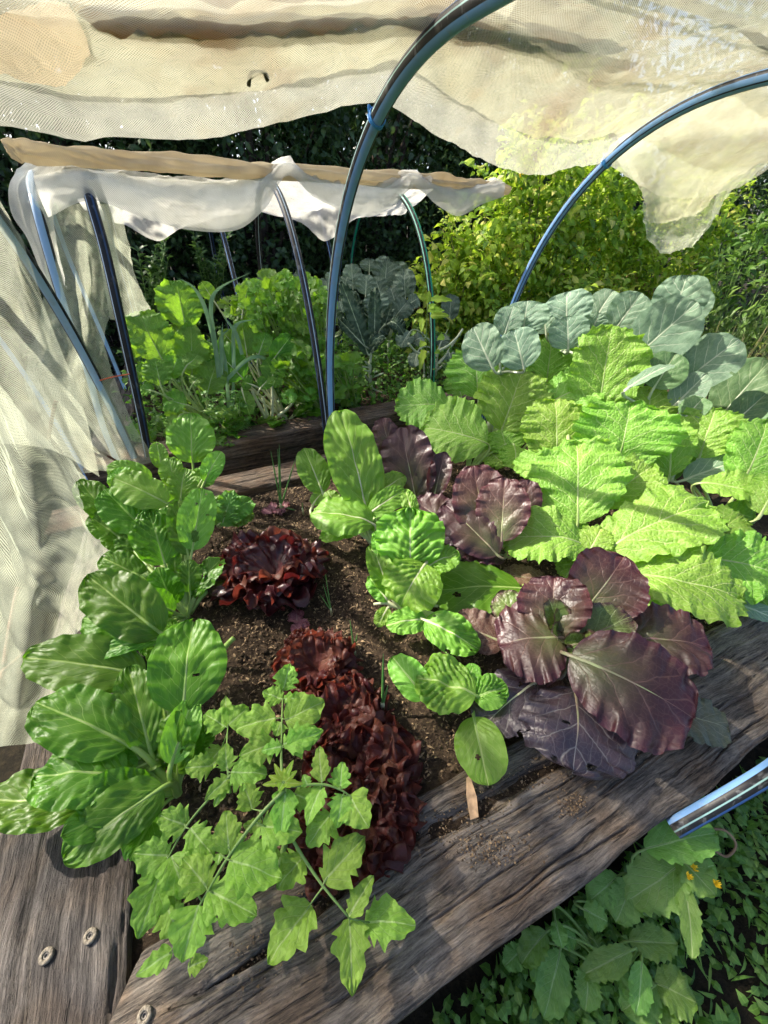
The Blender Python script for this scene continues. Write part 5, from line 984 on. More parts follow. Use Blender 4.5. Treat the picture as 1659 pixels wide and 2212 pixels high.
w3 = W(0.22, 2.50, 0.05)
lk = thing('leek_plant', w3, 'leek with arching grey green strap leaves in the second bed', 'leek')
for pts in ([(760, 700), (735, 510), (680, 290), (610, 160), (515, 100)], [(765, 690), (740, 500), (712, 280), (760, 165), (950, 68)], [(850, 640), (848, 540), (850, 420), (885, 368), (992, 348)], [(800, 720), (930, 592), (1030, 583), (1072, 690), (1150, 862)], [(775, 680), (776, 520), (782, 365)], [(820, 880), (800, 620), (770, 470), (830, 400)], [(900, 560), (860, 430), (780, 320)], [(840, 900), (845, 800), (850, 640)]):
    path = catmull([atp(*cv(9, x, y)[:2], 2.5+0.02*i) for i, (x, y) in enumerate(pts)], 30); n_ = len(path)
    T_ = np.gradient(path, axis=0); sd_ = np.cross(T_, CAMP-path); sd_ /= np.linalg.norm(sd_, axis=1)[:, None]; nn = np.cross(sd_, T_); nn /= np.linalg.norm(nn, axis=1)[:, None]
    hw = 0.0105*np.clip(np.linspace(1.2, 0, n_)*2.0, 0.05, 1)[:, None]
    V = np.stack([path-sd_*hw+nn*hw*0.5, path, path+sd_*hw+nn*hw*0.5], 1).reshape(-1, 3); obj('leaf', mesh('leaf', V-w3, [grid_faces(n_-1, 2)], L_leek), lk)
# celery
L_cel = leaf_mat('celery_leaf', (0.085, 0.215, 0.018), (0.12, 0.26, 0.025), (0.26, 0.42, 0.10), net=80, rough=0.42, trans=0.36, tcol=(0.35, 0.58, 0.03), net_amt=0.05, bump=0.5, vein_w=0.0015, var=0.3)
def celery(label, foot, cx, cy, rx, ry, p0, n_, seed):
    t = thing('celery_plant', foot, label, 'celery', 'celery clumps in the second bed'); r = np.random.default_rng(seed)
    for k_ in range(n_):
        q = math.sqrt(r.uniform(0, 1)); an = r.uniform(0, 6.28); x = cx+rx*q*math.cos(an); y = cy+ry*q*math.sin(an)
        P = atp(x, y, p0 + r.uniform(-0.10, 0.22)); 
        if P[2] < 0.12: P[2] = 0.12
        acc = Acc(); c0 = foot + np.array([r.uniform(-.03, .03), r.uniform(-.03, .03), 0]); st = catmull([c0, 0.5*(c0+P)+UP*0.06*r.uniform(0, 1), P], 9); V, F, uv = tube(st, np.linspace(0.006, 0.0025, 9), 6); acc.add(V, F, uv, uv, 1)
        d0 = unit(st[-1]-st[-3] + 0.25*rvec(1, r)[0]); N0 = unit(UP*0.7 + unit(CAMP-P)*0.6 + 0.4*rvec(1, r)[0]); X = unit(np.cross(d0, N0)); 
        for j, (off, ang, sc) in enumerate(((0, 0, 1.0), (0.0, 0.95, 0.85), (0.0, -0.95, 0.85), (-0.035, 1.3, 0.7), (-0.035, -1.3, 0.7))):
            B = P + d0*off; dd = unit(d0*math.cos(ang) + X*math.sin(ang) + 0.15*rvec(1, r)[0]); L = r.uniform(0.055, 0.08)*sc
            nn = unit(N0 + 0.35*rvec(1, r)[0]); XX = unit(np.cross(dd, nn)); ZZ = np.cross(XX, dd)
            Pb, Fb, u1, u2 = blade(L, L*0.95, shape='celery', nu=14, nv=8, ruf=0.06, rufn=2, fold=0.2, arch=0.06, seed=int(r.integers(9999)))
            acc.add(B + Pb[:, :1]*XX + Pb[:, 1:2]*dd + Pb[:, 2:3]*ZZ, [Fb], u1, u2, 0)
        acc.build('leaf', [L_cel, S_chard], t, (0, 0, 0), foot)
celery('tall celery clump left of the black hoop in the second bed', W(0.62, 2.78, 0.05), 590, 665, 55, 70, 2.72, 52, 1)
celery('celery clump behind the black hoop', W(0.80, 2.80, 0.05), 668, 690, 55, 90, 2.70, 66, 2)
celery('low celery leaves spilling over the second sleeper', W(0.70, 2.52, 0.05), 650, 810, 60, 60, 2.46, 48, 3)
celery('celery clump at the foot of the near blue hoop', W(0.92, 2.55, 0.05), 735, 815, 45, 55, 2.48, 36, 4)
celery('celery sprigs behind the leeks', W(0.45, 2.95, 0.05), 540, 660, 50, 40, 2.92, 30, 5)
# black kale
k0 = W(1.16, 2.72, 0.05)
kp = thing('kale_plant', k0, 'black kale with narrow crinkled leaves and a bare scarred stem', 'kale')
ktop = atp(*cv(10, 490, 950)[:2], 2.70); V, F, uv = tube(catmull([k0, atp(*cv(10, 490, 1180)[:2], 2.70), atp(*cv(10, 485, 1060)[:2], 2.69), ktop], 14), np.linspace(0.013, 0.010, 14), 9); obj('stem', mesh('stem', V-k0, F, S_coll, uv, uv), kp)
for a_, b_ in (((485, 1060), (420, 1050)), ((490, 1110), (545, 1085)), ((490, 1140), (590, 1100)), ((495, 1180), (440, 1115)), ((500, 1210), (390, 1160)), ((500, 1220), (620, 1270)), ((485, 1050), (445, 1010)), ((490, 1090), (440, 1080))):
    P0, P1 = atp(*cv(10, *a_)[:2], 2.69), atp(*cv(10, *b_)[:2], 2.64); V, F, uv = tube(catmull([P0, 0.5*(P0+P1), P1], 6), [0.006]*5+[0.004], 7); obj('leaf_scar', mesh('leaf_scar', V-k0, F, S_coll, uv, uv), kp)
leaves(kp, 10, [(470, 960, 262, 395, 95, pp(2.66), 0.1), (512, 930, 522, 440, 82, pp(2.64), 0.1), (410, 860, 245, 685, 70, pp(2.60), 0.3), (450, 950, 375, 490, 90, pp(2.72), 0.1), (560, 860, 640, 600, 75, pp(2.72), .2), (510, 900, 600, 720, 60, pp(2.62), .3), (600, 730, 740, 800, 110, pp(2.60), 0.6, dict(arch=0.3)), (600, 820, 485, 890, 70, pp(2.58), .6, dict(arch=.3)), (480, 930, 320, 560, 70, pp(2.8), .1)],
  [L_kale, S_coll], ktop, (0.007, 0.005), wmul=1.25, shape='kale', ruf=0.20, rufn=9, **{**BK, 'blis': 0.12, 'nu': 40})
# broccoli, cauliflower
def bro(label, foot, specs, mats=None, shape='collard', cat='broccoli'):
    t = thing('broccoli_plant', foot, label, cat, 'grey green broccoli plants in the second bed'); top = foot+UP*0.25
    V, F, uv = tube(catmull([foot, foot+UP*0.12, top], 8), np.linspace(0.016, 0.012, 8), 8); obj('stem', mesh('stem', V-foot, F, S_coll, uv, uv), t)
    leaves(t, 10, specs, mats or [L_broc, S_coll], top, (0.006, 0.005), wmul=1.3, ext=0.2, shape=shape, ruf=0.07, rufn=4, **BK)
bro('grey green broccoli with upright leaves behind the kale', W(1.55, 3.3, 0.05), [(600, 390, 620, 215, 180, pp(3.3), .1), (755, 480, 750, 295, 140, pp(3.1), .1), (450, 470, 455, 340, 120, pp(3.1), .15), (350, 420, 340, 255, 120, pp(3.25), .1), (560, 470, 520, 360, 110, pp(3.2), .2), (680, 560, 640, 430, 130, pp(3.0), .2), (540, 620, 520, 480, 150, pp(2.95), .2), (700, 640, 780, 540, 130, pp(2.95), .3), (620, 720, 590, 600, 130, pp(2.9), .3), (480, 300, 480, 220, 120, pp(3.5), .2), (700, 380, 690, 240, 140, pp(3.4), .2), (800, 560, 860, 520, 90, pp(3.0), .3), (600, 330, 575, 200, 100, pp(3.4), .2)])
bro('grey green broccoli between the black and blue poles', W(1.0, 3.3, 0.05), [(160, 480, 140, 380, 110, pp(3.15), .2), (200, 400, 190, 320, 90, pp(3.2), .2), (100, 420, 80, 380, 80, pp(3.2), .2), (290, 430, 310, 360, 90, pp(3.1), .2), (170, 540, 130, 470, 100, pp(3.05), .3), (270, 620, 250, 540, 110, pp(3.0), .3), (230, 700, 200, 640, 110, pp(2.95), .3), (-40, 400, -60, 300, 90, pp(3.3), .2), (-330, 400, -350, 340, 80, pp(3.4), .2), (330, 560, 300, 470, 120, pp(3.1), .2)])
bro('leggy cut back broccoli right of the green hoop', W(1.72, 2.75, 0.05), [(1100, 660, 1110, 495, 110, pp(2.95), .15), (850, 950, 820, 1050, 90, pp(2.7), .5), (1100, 960, 1130, 1060, 80, pp(2.7), .5), (880, 830, 800, 870, 110, pp(2.8), .4), (1030, 880, 1060, 800, 90, pp(2.8), .3), (780, 800, 720, 900, 110, pp(2.85), .4)])
sb = thing('broccoli_stump', W(1.72, 2.68, 0.05), 'pale branching stumps of a harvested plant beside the green hoop', 'stump')
for a_, b_ in (((920, 1150), (1200, 760)), ((930, 1060), (1050, 980)), ((930, 1100), (1080, 1010)), ((900, 960), (780, 870)), ((940, 940), (870, 900)), ((905, 1140), (900, 1020)), ((1010, 930), (1180, 800))):
    P0, P1 = atp(*cv(10, *a_)[:2], 2.66), atp(*cv(10, *b_)[:2], 2.70); V, F, uv = tube(catmull([P0, 0.5*(P0+P1)+UP*-0.02, P1], 8), np.linspace(0.010, 0.007, 8), 8); obj('branch', mesh('branch', V-org(sb), F, S_coll, uv, uv), sb)
vt = thing('tomato_plant', W(1.62, 2.62, 0.05), 'small yellow green tomato seedling climbing the green hoop', 'tomato plant')
V, F, uv = tube(catmull([org(vt), atp(*cv(10, 920, 900)[:2], 2.56), atp(*cv(10, 930, 560)[:2], 2.56)], 12), np.linspace(0.004, 0.003, 12), 6); obj('stem', mesh('stem', V-org(vt), F, S_tom, uv, uv), vt)
leaves(vt, 10, [(930, 560, 940, 465, 50, pp(2.56), .2), (920, 530, 850, 500, 50, pp(2.56), .3), (950, 530, 1120, 545, 55, pp(2.56), .4), (900, 620, 840, 635, 55, pp(2.56), .5), (940, 600, 990, 570, 50, pp(2.56), .4), (890, 680, 880, 790, 45, pp(2.56), .6), (900, 690, 850, 700, 45, pp(2.56), .5), (950, 660, 1100, 660, 60, pp(2.56), .5), (930, 620, 1060, 620, 55, pp(2.56), .4), (900, 920, 870, 1080, 60, pp(2.56), .6), (1010, 820, 1060, 840, 70, pp(2.56), .5), (910, 860, 870, 900, 60, pp(2.56), .5), (990, 930, 1020, 950, 60, pp(2.56), .5)],
  [L_tomy, S_tom], None, None, **{**TO, 'nu': 14, 'nv': 8})
# clover and weeds along the second sleeper
M_clover = cloud_mat('clover_green', [(0.05, 0.15, 0.02), (0.08, 0.20, 0.03), (0.11, 0.25, 0.035)], 0.3)
M_weed = cloud_mat('weed_green', [(0.035, 0.11, 0.015), (0.06, 0.16, 0.02), (0.10, 0.22, 0.03), (0.15, 0.26, 0.04)], 0.3)
def trefoils(Pn, size, r, tilt=0.5):
    n_ = len(Pn); N_ = UP[None]+tilt*rvec(n_, r); a0 = r.uniform(0, 6.28, n_); Cs = []; Ds = []; Ns = []; Ls = []
    for k_ in range(3):
        a = a0+k_*2.094; D = np.stack([np.cos(a), np.sin(a), 0.1*r.normal(size=n_)], -1); Cs.append(Pn); Ds.append(D); Ns.append(N_); Ls.append(size)
    return np.vstack(Cs), np.vstack(Ds), np.vstack(Ns), np.concatenate(Ls)
r_ = np.random.default_rng(5); cl = thing('clover_clump', W(0.12, 2.42, 0.06), 'clump of clover leaves on the second sleeper below the mustard', 'clover')
Pn = np.array([atp(r_.uniform(440, 535), r_.uniform(845, 935), r_.uniform(2.28, 2.45)) for _ in range(70)]); sz = r_.uniform(0.018, 0.03, 70)
A_, B_, C_, D_ = trefoils(Pn, sz, r_); stuff_cloud('foliage', cl, A_, B_, C_, D_, D_*1.05, M_clover, fold=0.05)
acc = Acc()
for P in Pn[::2]:
    V, F, uv = tube(catmull([org(cl)+np.array([r_.uniform(-.08, .08), r_.uniform(-.03, .03), 0]), 0.5*(org(cl)+P)+UP*0.01, P], 5), 0.0012, 5); acc.add(V, F, uv)
acc.build('stalks', S_chard, cl, (0, 0, 0), org(cl))
n_ = 9000; a_ = r_.uniform(-0.5, 3.4, n_); p_ = r_.uniform(2.44, 4.0, n_); P = a_[:, None]*AX + p_[:, None]*PE + (0.05+np.abs(r_.normal(size=n_))*(0.07+0.10*np.clip((p_-2.44)*3, 0, 1)))[:, None]*UP
stuff_cloud('bed_weeds', None, P, rvec(n_, r_)+UP*0.3, UP[None]+0.8*rvec(n_, r_), r_.uniform(0.03, 0.065, n_), r_.uniform(0.018, 0.04, n_), M_weed, W(1, 3, 0.05))
wz = bpy.data.objects[-1] if False else None
# leafy shoots at the left end of the second bed
def bush(name, label, cat, foot, n_, fn, L, wr, mat, seed, group=None, stems=5, dirn=0.6, up=0.3, smat=None, sr=0.006):
    """shrub: fn(u array) -> points; stems from the foot to some of the points"""
    r = np.random.default_rng(seed); t = thing(name, foot, label, cat, group); P = fn(n_, r)
    c = P.mean(0); D = unit(1)*(P-c)/np.maximum(1e-6, np.linalg.norm(P-c, axis=1))[:, None]*dirn + rvec(n_, r)*0.7 + UP*up; N_ = UP[None]*0.8 + 0.9*rvec(n_, r)
    Ls = r.uniform(*L, n_); stuff_cloud('foliage', t, P, D, N_, Ls, Ls*r.uniform(*wr, n_), mat)
    acc = Acc()
    for k_ in range(stems):
        Q = P[r.integers(n_)]; V, F, uv = tube(catmull([foot+0.05*rvec(1, r)[0]*np.array([1, 1, 0]), 0.5*(foot+Q)+0.06*rvec(1, r)[0], Q], 10), np.linspace(sr*1.6, sr*0.5, 10), 6); acc.add(V, F, uv)
    acc.build('stem', smat or S_tom, t, (0, 0, 0), foot)
    return t
def ell(c, rad, hollow=0.35, lump=0.25, seed=0):
    c = np.asarray(c); rad = np.asarray(rad)
    def f(n_, r):
        v = rvec(n_, r); q = (hollow + (1-hollow)*r.uniform(0, 1, n_)**0.5)*(1+lump*vn(v, 2.3, seed)+0.5*lump*vn(v, 6, seed+1))
        loc = v*q[:, None]*rad; return c + loc[:, :1]*AX + loc[:, 1:2]*PE + loc[:, 2:]*UP
    return f
M_shoot = cloud_mat('shoot_green', [(0.05, 0.11, 0.03), (0.08, 0.16, 0.04), (0.12, 0.21, 0.06)], 0.3)
M_hedge = cloud_mat('hedge_dark', [(0.018, 0.042, 0.014), (0.032, 0.068, 0.020), (0.055, 0.105, 0.03), (0.08, 0.13, 0.045)], 0.2, 0.4)
M_tomv = cloud_mat('tomato_vine_green', [(0.07, 0.15, 0.015), (0.17, 0.30, 0.025), (0.31, 0.46, 0.04), (0.38, 0.50, 0.06), (0.62, 0.58, 0.16)], 0.46, 0.5, (0.4, 0.55, 0.04))
M_dry = cloud_mat('dry_leaf', [(0.16, 0.10, 0.05), (0.26, 0.18, 0.08), (0.34, 0.26, 0.12)], 0.3, 0.8)
M_yel = cloud_mat('yellow_flower', [(0.70, 0.48, 0.02), (0.75, 0.55, 0.04)], 0.3)
M_bark = plain('bark', (0.06, 0.045, 0.035), 0.9, 0.4, 20, 0.2, 0, 0.6); M_vine = plain('vine_stem', (0.16, 0.15, 0.06), 0.7, 0.4, 20)
for k_, (x, y, p_, h_) in enumerate([(318, 600, 3.9, 90), (460, 560, 4.2, 60)]):
    foot = atp(x, y+h_+60, p_); r = np.random.default_rng(20+k_)
    t = thing('leafy_shoot', foot, ('leafy grey green shoots left of the backlit mustard', 'leafy shoots behind the leeks in the gloom')[k_], 'shrub')
    Pl = []; Dl = []; acc = Acc()
    for j in range(9):
        top = atp(x+r.uniform(-45, 45), y-h_+r.uniform(-5, 80), p_+r.uniform(-.15, .15)); path = catmull([foot, 0.5*(foot+top)+0.03*rvec(1, r)[0], top], 20); V, F, uv = tube(path, np.linspace(0.006, 0.002, 20), 6); acc.add(V, F, uv)
        for q in range(3, 20):
            for s_ in range(3): Pl.append(path[q]); a = r.uniform(0, 6.28); Dl.append(np.array([math.cos(a), math.sin(a), 0.5]))
    acc.build('stem', S_tom, t, (0, 0, 0), foot); Pl = np.array(Pl); Dl = np.array(Dl); stuff_cloud('foliage', t, Pl, Dl, UP[None]+0.5*rvec(len(Pl), r), r.uniform(0.05, 0.09, len(Pl)), r.uniform(0.018, 0.03, len(Pl)), M_shoot)

# ------------------------------------------------------------------ tomato vines behind on the right
def vine(label, a0, p0, rad, z0, n_, seed, dry=0.1, flowers=30, lean=0.0, mat=None):
    foot = W(a0, p0, 0.05 if a0 < 3.4 else GZ); r = np.random.default_rng(seed); t = thing('tomato_vine', foot, label, 'tomato vine', 'tomato vines behind the collards')
    f = ell(W(a0, p0, z0), rad, 0.30, 0.3, seed); P = f(n_, r); out = P-W(a0, p0, z0); out[:, 2] *= 0.3; out /= np.maximum(1e-6, np.linalg.norm(out, axis=1))[:, None]
    P = P[P[:, 2] > 0.02]; n_ = len(P); D = out[:n_]*0.6 + 0.7*rvec(n_, r); D[:, 2] -= 0.35; D /= np.linalg.norm(D, axis=1)[:, None]
    Cs = []; Ds = []; Ns = []; Ls = []; acc = Acc(); N_ = UP[None]+0.7*rvec(n_, r)-0.3*PE[None]; X = np.cross(D, N_); X /= np.linalg.norm(X, axis=1)[:, None]; ll = r.uniform(0.12, 0.24, n_)
    for q, sd_ in ((1.0, 0), (0.72, 1), (0.72, -1), (0.42, 1), (0.42, -1), (0.2, 1), (0.2, -1)):
        B = P + D*(ll*q)[:, None]; dd = D*(1.0 if sd_ == 0 else 0.45) + X*sd_*0.9 + 0.3*rvec(n_, r); dd[:, 2] -= 0.25
        Cs.append(B); Ds.append(dd); Ns.append(N_+0.5*rvec(n_, r)); Ls.append(ll*r.uniform(0.30, 0.50, n_)*(0.8 if q < 0.3 else 1))
    Cs = np.vstack(Cs); Ds = np.vstack(Ds); Ns = np.vstack(Ns); Ls = np.concatenate(Ls)
    isdry = (fbm(Cs, 1.6, seed+40, 2) + r.uniform(-0.3, 0.3, len(Cs)) - (Cs[:, 2]-0.7)*0.5) > (0.75-dry*2)
    stuff_cloud('foliage', t, Cs[~isdry], Ds[~isdry], Ns[~isdry], Ls[~isdry], Ls[~isdry]*r.uniform(0.45, 0.7, (~isdry).sum()), mat or M_tomv)
    if isdry.any():
        dd = Ds[isdry].copy(); dd[:, 2] -= 1.2; stuff_cloud('dry_leaves', t, Cs[isdry], dd, Ns[isdry]+rvec(isdry.sum(), r), Ls[isdry]*1.3, Ls[isdry]*0.35, M_dry, fold=0.5)
    for k_ in range(0, n_, 4):
        V, F, uv = tube([P[k_], P[k_]+D[k_]*ll[k_]], [0.0025, 0.0012], 5); acc.add(V, F, uv)
    for k_ in range(14):
        Q = P[r.integers(n_)]; V, F, uv = tube(catmull([foot+0.1*rvec(1, r)[0]*np.array([1, 1, 0]), 0.5*(foot+Q)+0.12*rvec(1, r)[0], Q], 14), np.linspace(0.009, 0.003, 14), 6); acc.add(V, F, uv)
    acc.build('stem', M_vine, t, (0, 0, 0), foot)
    if flowers:
        K = r.choice(n_, flowers); Cf = np.repeat(P[K]+out[K]*0.03-PE*0.04, 5, 0)+0.008*rvec(flowers*5, r); df = rvec(flowers*5, r); df[:, 2] -= 0.6; ob = stuff_cloud('flowers', t, Cf, df, rvec(flowers*5, r), 0.022, 0.009, M_yel)
    return t
vine('tomato vine with brown withered leaves beside the green hoop', 2.18, 3.25, (0.42, 0.30, 0.68), 0.60, 420, 3, 0.24, 8)
vine('tall tomato vine full of yellow flowers left of the hanging net', 2.85, 3.25, (0.58, 0.38, 1.05), 0.88, 800, 4, 0.03, 46)
vine('tomato vine seen behind the right hand hoop and hanging net', 3.75, 3.35, (0.68, 0.40, 1.08), 0.90, 860, 5, 0.05, 30)
vine('tomato vine beyond the hanging net at the right', 4.75, 3.15, (0.75, 0.45, 1.0), 0.80, 800, 6, 0.12, 20)
vine('sprawling tomato vine low behind the collards', 3.0, 2.70, (0.75, 0.22, 0.36), 0.34, 420, 7, 0.10, 14)
bush('chilli_bush', 'dark green bush with long pointed leaves at the right edge', 'bush', W(4.55, 2.15, GZ), 1000, ell(W(4.55, 2.15, 0.75), (0.55, 0.4, 0.75), .3, .3, 3), (0.09, 0.15), (0.22, 0.32), cloud_mat('chilli_green', [(0.05, 0.12, 0.02), (0.09, 0.18, 0.03), (0.14, 0.22, 0.04)], 0.35), 8, None, 12, 0.5, -0.25)
bush('rosemary_bush', 'fine needled dark rosemary bush at the right edge', 'bush', W(3.55, 1.55, GZ), 5200, ell(W(3.55, 1.5, 0.22), (0.36, 0.42, 0.60), .15, .3, 5), (0.02, 0.035), (0.10, 0.16), cloud_mat('rosemary_green', [(0.04, 0.08, 0.02), (0.07, 0.12, 0.03), (0.12, 0.16, 0.05)], 0.25), 9, None, 60, 0.3, 0.8, M_vine, 0.003)
bush('weedy_bush', 'yellowing bush behind the rosemary', 'bush', W(4.6, 1.3, GZ), 900, ell(W(4.6, 1.4, 0.1), (0.7, 0.5, 0.5), .3, .3, 6), (0.05, 0.10), (0.4, 0.6), cloud_mat('weedy_green', [(0.10, 0.20, 0.03), (0.16, 0.26, 0.04), (0.30, 0.30, 0.06)], 0.35), 10, None, 8)

# ------------------------------------------------------------------ hedge, trees and fence behind
def tree(label, a0, p0, rad, z0, n_, seed, L=(0.07, 0.13), mat=None, name='hedge_tree'):
    foot = W(a0, p0, GZ); r = np.random.default_rng(seed); t = thing(name, foot, label, 'tree', 'dark trees behind the garden')
    P = ell(W(a0, p0, z0), rad, 0.45, 0.35, seed)(n_, r); P = P[P[:, 2] > GZ+0.02]; n_ = len(P)
    stuff_cloud('crown', t, P, rvec(n_, r)-UP*0.2, UP[None]+0.9*rvec(n_, r), r.uniform(*L, n_), r.uniform(0.04, 0.075, n_), mat or M_hedge)
    acc = Acc(); top = W(a0, p0, z0+rad[2]*0.4); V, F, uv = tube(catmull([foot, 0.5*(foot+top)+0.1*rvec(1, r)[0], top], 16), np.linspace(0.09, 0.03, 16), 10); acc.add(V, F, uv)
    for k_ in range(10):
        Q = P[r.integers(n_)]; b_ = foot + (top-foot)*r.uniform(0.25, 0.8); V, F, uv = tube(catmull([b_, 0.5*(b_+Q)+0.1*rvec(1, r)[0], Q], 10), np.linspace(0.03, 0.008, 10), 7); acc.add(V, F, uv)
    acc.build('trunk', M_bark, t, (0, 0, 0), foot)
tree('dark evergreen tree behind the far left end of the tunnels', -2.6, 5.4, (1.5, 0.8, 2.0), 1.4, 9000, 51)
tree('dark evergreen tree behind the backlit mustard', -0.7, 5.9, (1.4, 0.8, 2.3), 1.6, 10000, 52)
tree('dark evergreen tree behind the leeks and celery', 1.1, 6.0, (1.4, 0.8, 2.3), 1.6, 10000, 53)
tree('dark evergreen tree behind the kale and green hoop', 2.8, 6.3, (1.4, 0.8, 2.2), 1.6, 9000, 54)
tree('tall dark tree behind the tomato vines', 5.0, 6.2, (1.7, 0.9, 2.3), 1.6, 9000, 55)
tree('tall dark tree beyond the right edge of the tomato vines', 8.0, 5.6, (2.0, 1.2, 2.3), 1.6, 5000, 56)
tree('big dark tree rising over the left of the hedge', -1.8, 8.6, (2.6, 1.4, 2.6), 2.8, 20000, 57, (0.14, 0.24))
tree('big dark tree rising over the middle of the hedge', 2.4, 9.0, (2.8, 1.4, 2.6), 2.8, 20000, 58, (0.14, 0.24))
tree('big dark tree rising over the right of the hedge', 7.2, 8.8, (3.0, 1.5, 2.6), 2.8, 20000, 59, (0.14, 0.24))
tree('dark tree out beyond the right end of the bed', 10.5, 3.0, (1.6, 1.6, 2.2), 1.6, 4200, 60)
tree('big dark tree out at the far left beyond the nets', -6.5, 7.0, (2.6, 1.4, 2.8), 2.6, 16000, 61, (0.14, 0.24))
tree('big dark tree far off behind the chilli bush', 12.5, 6.5, (2.6, 1.6, 2.8), 2.6, 12000, 62, (0.10, 0.18))
tree('dark tree filling the gap behind the chilli bush', 8.6, 3.4, (1.6, 1.0, 1.9), 1.2, 6000, 63)
M_fence = plain('fence_timber', (0.035, 0.03, 0.028), 0.9, 0.35, 8, 0.2, 0, 0.4)
fn = thing('paling_fence', W(2, 7.2, GZ), 'dark timber paling fence behind the hedge', 'fence')
V, F = boxV(-0.072, 0.072, -0.009, 0.009, 0, 2.1); fme = mesh('board', V, F, M_fence, smooth=False)
for k_ in range(110):
    o = obj('board', fme, fn); o.location = tuple(W(-7+k_*0.152, 7.2+0.004*(k_ % 2), GZ+rng.uniform(-0.02, 0.02))-org(fn)); o.rotation_euler = (0, rng.uniform(-.01, .01), ANG)
V, F = boxV(-8.4, 8.4, 0, 0.04, 0, 0.09)
for z_ in (0.35, 1.6):
    o = obj('rail', mesh('rail', V, F, M_fence, smooth=False), fn); o.location = tuple(W(1.3, 7.22, GZ+z_)-org(fn)); o.rotation_euler = (0, 0, ANG)

# ------------------------------------------------------------------ weeds on the ground in front
r_ = np.random.default_rng(77)
def ground_cloud(n_, xr, yr, zmax, L, wr, mat, name):
    x = r_.uniform(*xr, n_); y = r_.uniform(*yr, n_); P = np.stack([x, y, np.zeros(n_)], -1); ap_ = P @ PE
    k = (ap_ < -0.05) & (fbm(P, 2.2, 90, 2)+r_.uniform(-0.5, 0.5, n_) > -0.35); P = P[k]; n_ = len(P); P[:, 2] = GZ + r_.uniform(0.005, zmax, n_)*np.clip(0.6+fbm(P, 3, 91, 2), 0.1, 1.5)
    Ls = r_.uniform(*L, n_); D = rvec(n_, r_); D[:, 2] = np.abs(D[:, 2])*0.4
    o = stuff_cloud(name, None, P, D, UP[None]+0.6*rvec(n_, r_), Ls, Ls*r_.uniform(*wr, n_), mat, np.array([1.0, 0.2, GZ])); return o
M_gw = cloud_mat('ground_weed_green', [(0.05, 0.12, 0.018), (0.08, 0.19, 0.025), (0.12, 0.25, 0.04), (0.18, 0.30, 0.06)], 0.3)
ground_cloud(42000, (0.0, 2.6), (-0.9, 1.3), 0.10, (0.016, 0.04), (0.5, 0.9), M_gw, 'ground_weeds')
ground_cloud(12000, (0.0, 2.6), (-0.9, 1.3), 0.07, (0.03, 0.07), (0.10, 0.2), M_gw, 'grass_tufts')
L_this = leaf_mat('sowthistle_leaf', (0.12, 0.25, 0.04), (0.16, 0.31, 0.055), (0.32, 0.44, 0.18), net=60, rough=0.5, trans=0.3, tcol=(0.25, 0.5, 0.05), net_amt=0.1, bump=0.6, vein_w=0.002, var=0.25)
L_thisy = leaf_mat('sowthistle_leaf_pale', (0.16, 0.30, 0.05), (0.20, 0.34, 0.07), (0.36, 0.46, 0.2), net=60, rough=0.5, trans=0.35, net_amt=0.1, bump=0.6, vein_w=0.002, var=0.15)
st_f = at(1400, 1990, GZ); st = thing('sowthistle_plant', st_f, 'toothed sowthistle with yellow buds against the front sleeper', 'weed')
TH = dict(shape='thistle', nu=24, nv=14, ruf=0.07, rufn=3, blis=0.03, fold=0.12, arch=0.08, wav=0.08)
leaves(st, 8, [(1130, 570, 1440, 500, 160, -.10, .6), (1290, 630, 1045, 800, 200, -.14, .5, dict(mats=[L_thisy, S_tom])), (1265, 600, 1430, 770, 160, -.14, .5, dict(mats=[L_thisy, S_tom])), (1300, 720, 1332, 1045, 80, -.14, .6, dict(mats=[L_thisy, S_tom])), (1070, 700, 1000, 890, 130, -.18, .6), (1010, 690, 880, 800, 120, -.18, .5), (860, 830, 965, 885, 100, -.2, .5), (1250, 700, 1180, 830, 110, -.16, .5, dict(mats=[L_thisy, S_tom])), (1330, 660, 1430, 640, 110, -.14, .5)],
  [L_this, S_tom], st_f+UP*0.05, (0.004, 0.003), **TH)
s2f = at(1330, 2120, GZ); s2 = thing('sowthistle_plant', s2f, 'broad leaved weed on the ground at the bottom right', 'weed')
leaves(s2, 8, [(760, 1010, 690, 1300, 150, -.24, .6), (880, 1080, 870, 1270, 110, -.24, .6), (1065, 1010, 850, 1120, 100, -.22, .6), (1115, 1060, 1090, 1290, 100, -.24, .6), (1170, 1150, 1345, 1235, 170, -.28, .6), (1170, 1160, 1030, 1270, 150, -.28, .7), (700, 930, 590, 1070, 110, -.2, .6), (740, 880, 770, 1000, 70, -.2, .6), (830, 960, 760, 940, 90, -.24, .6), (1200, 1220, 1180, 1340, 150, -.3, .7), (1060, 970, 1270, 980, 110, -.26, .6), (900, 960, 930, 1000, 80, -.28, .6), (600, 1000, 520, 1080, 90, -.26, .6)],
  [L_this, S_tom], s2f, (0.005, 0.003), **TH)
acc = Acc()
for (x, y) in ((1335, 655), (1430, 725), (1275, 600), (1310, 690)):
    P = at(*cv(8, x, y)[:2], -0.11); Cf = np.repeat(P[None], 14, 0); D = rvec(14, r_)*0.6+UP; V, F, uv = cloud(Cf, D, rvec(14, r_), 0.016, 0.005); acc.add(V, F, uv)
acc.build('flower', M_yel, st, (0, 0, 0), st_f)

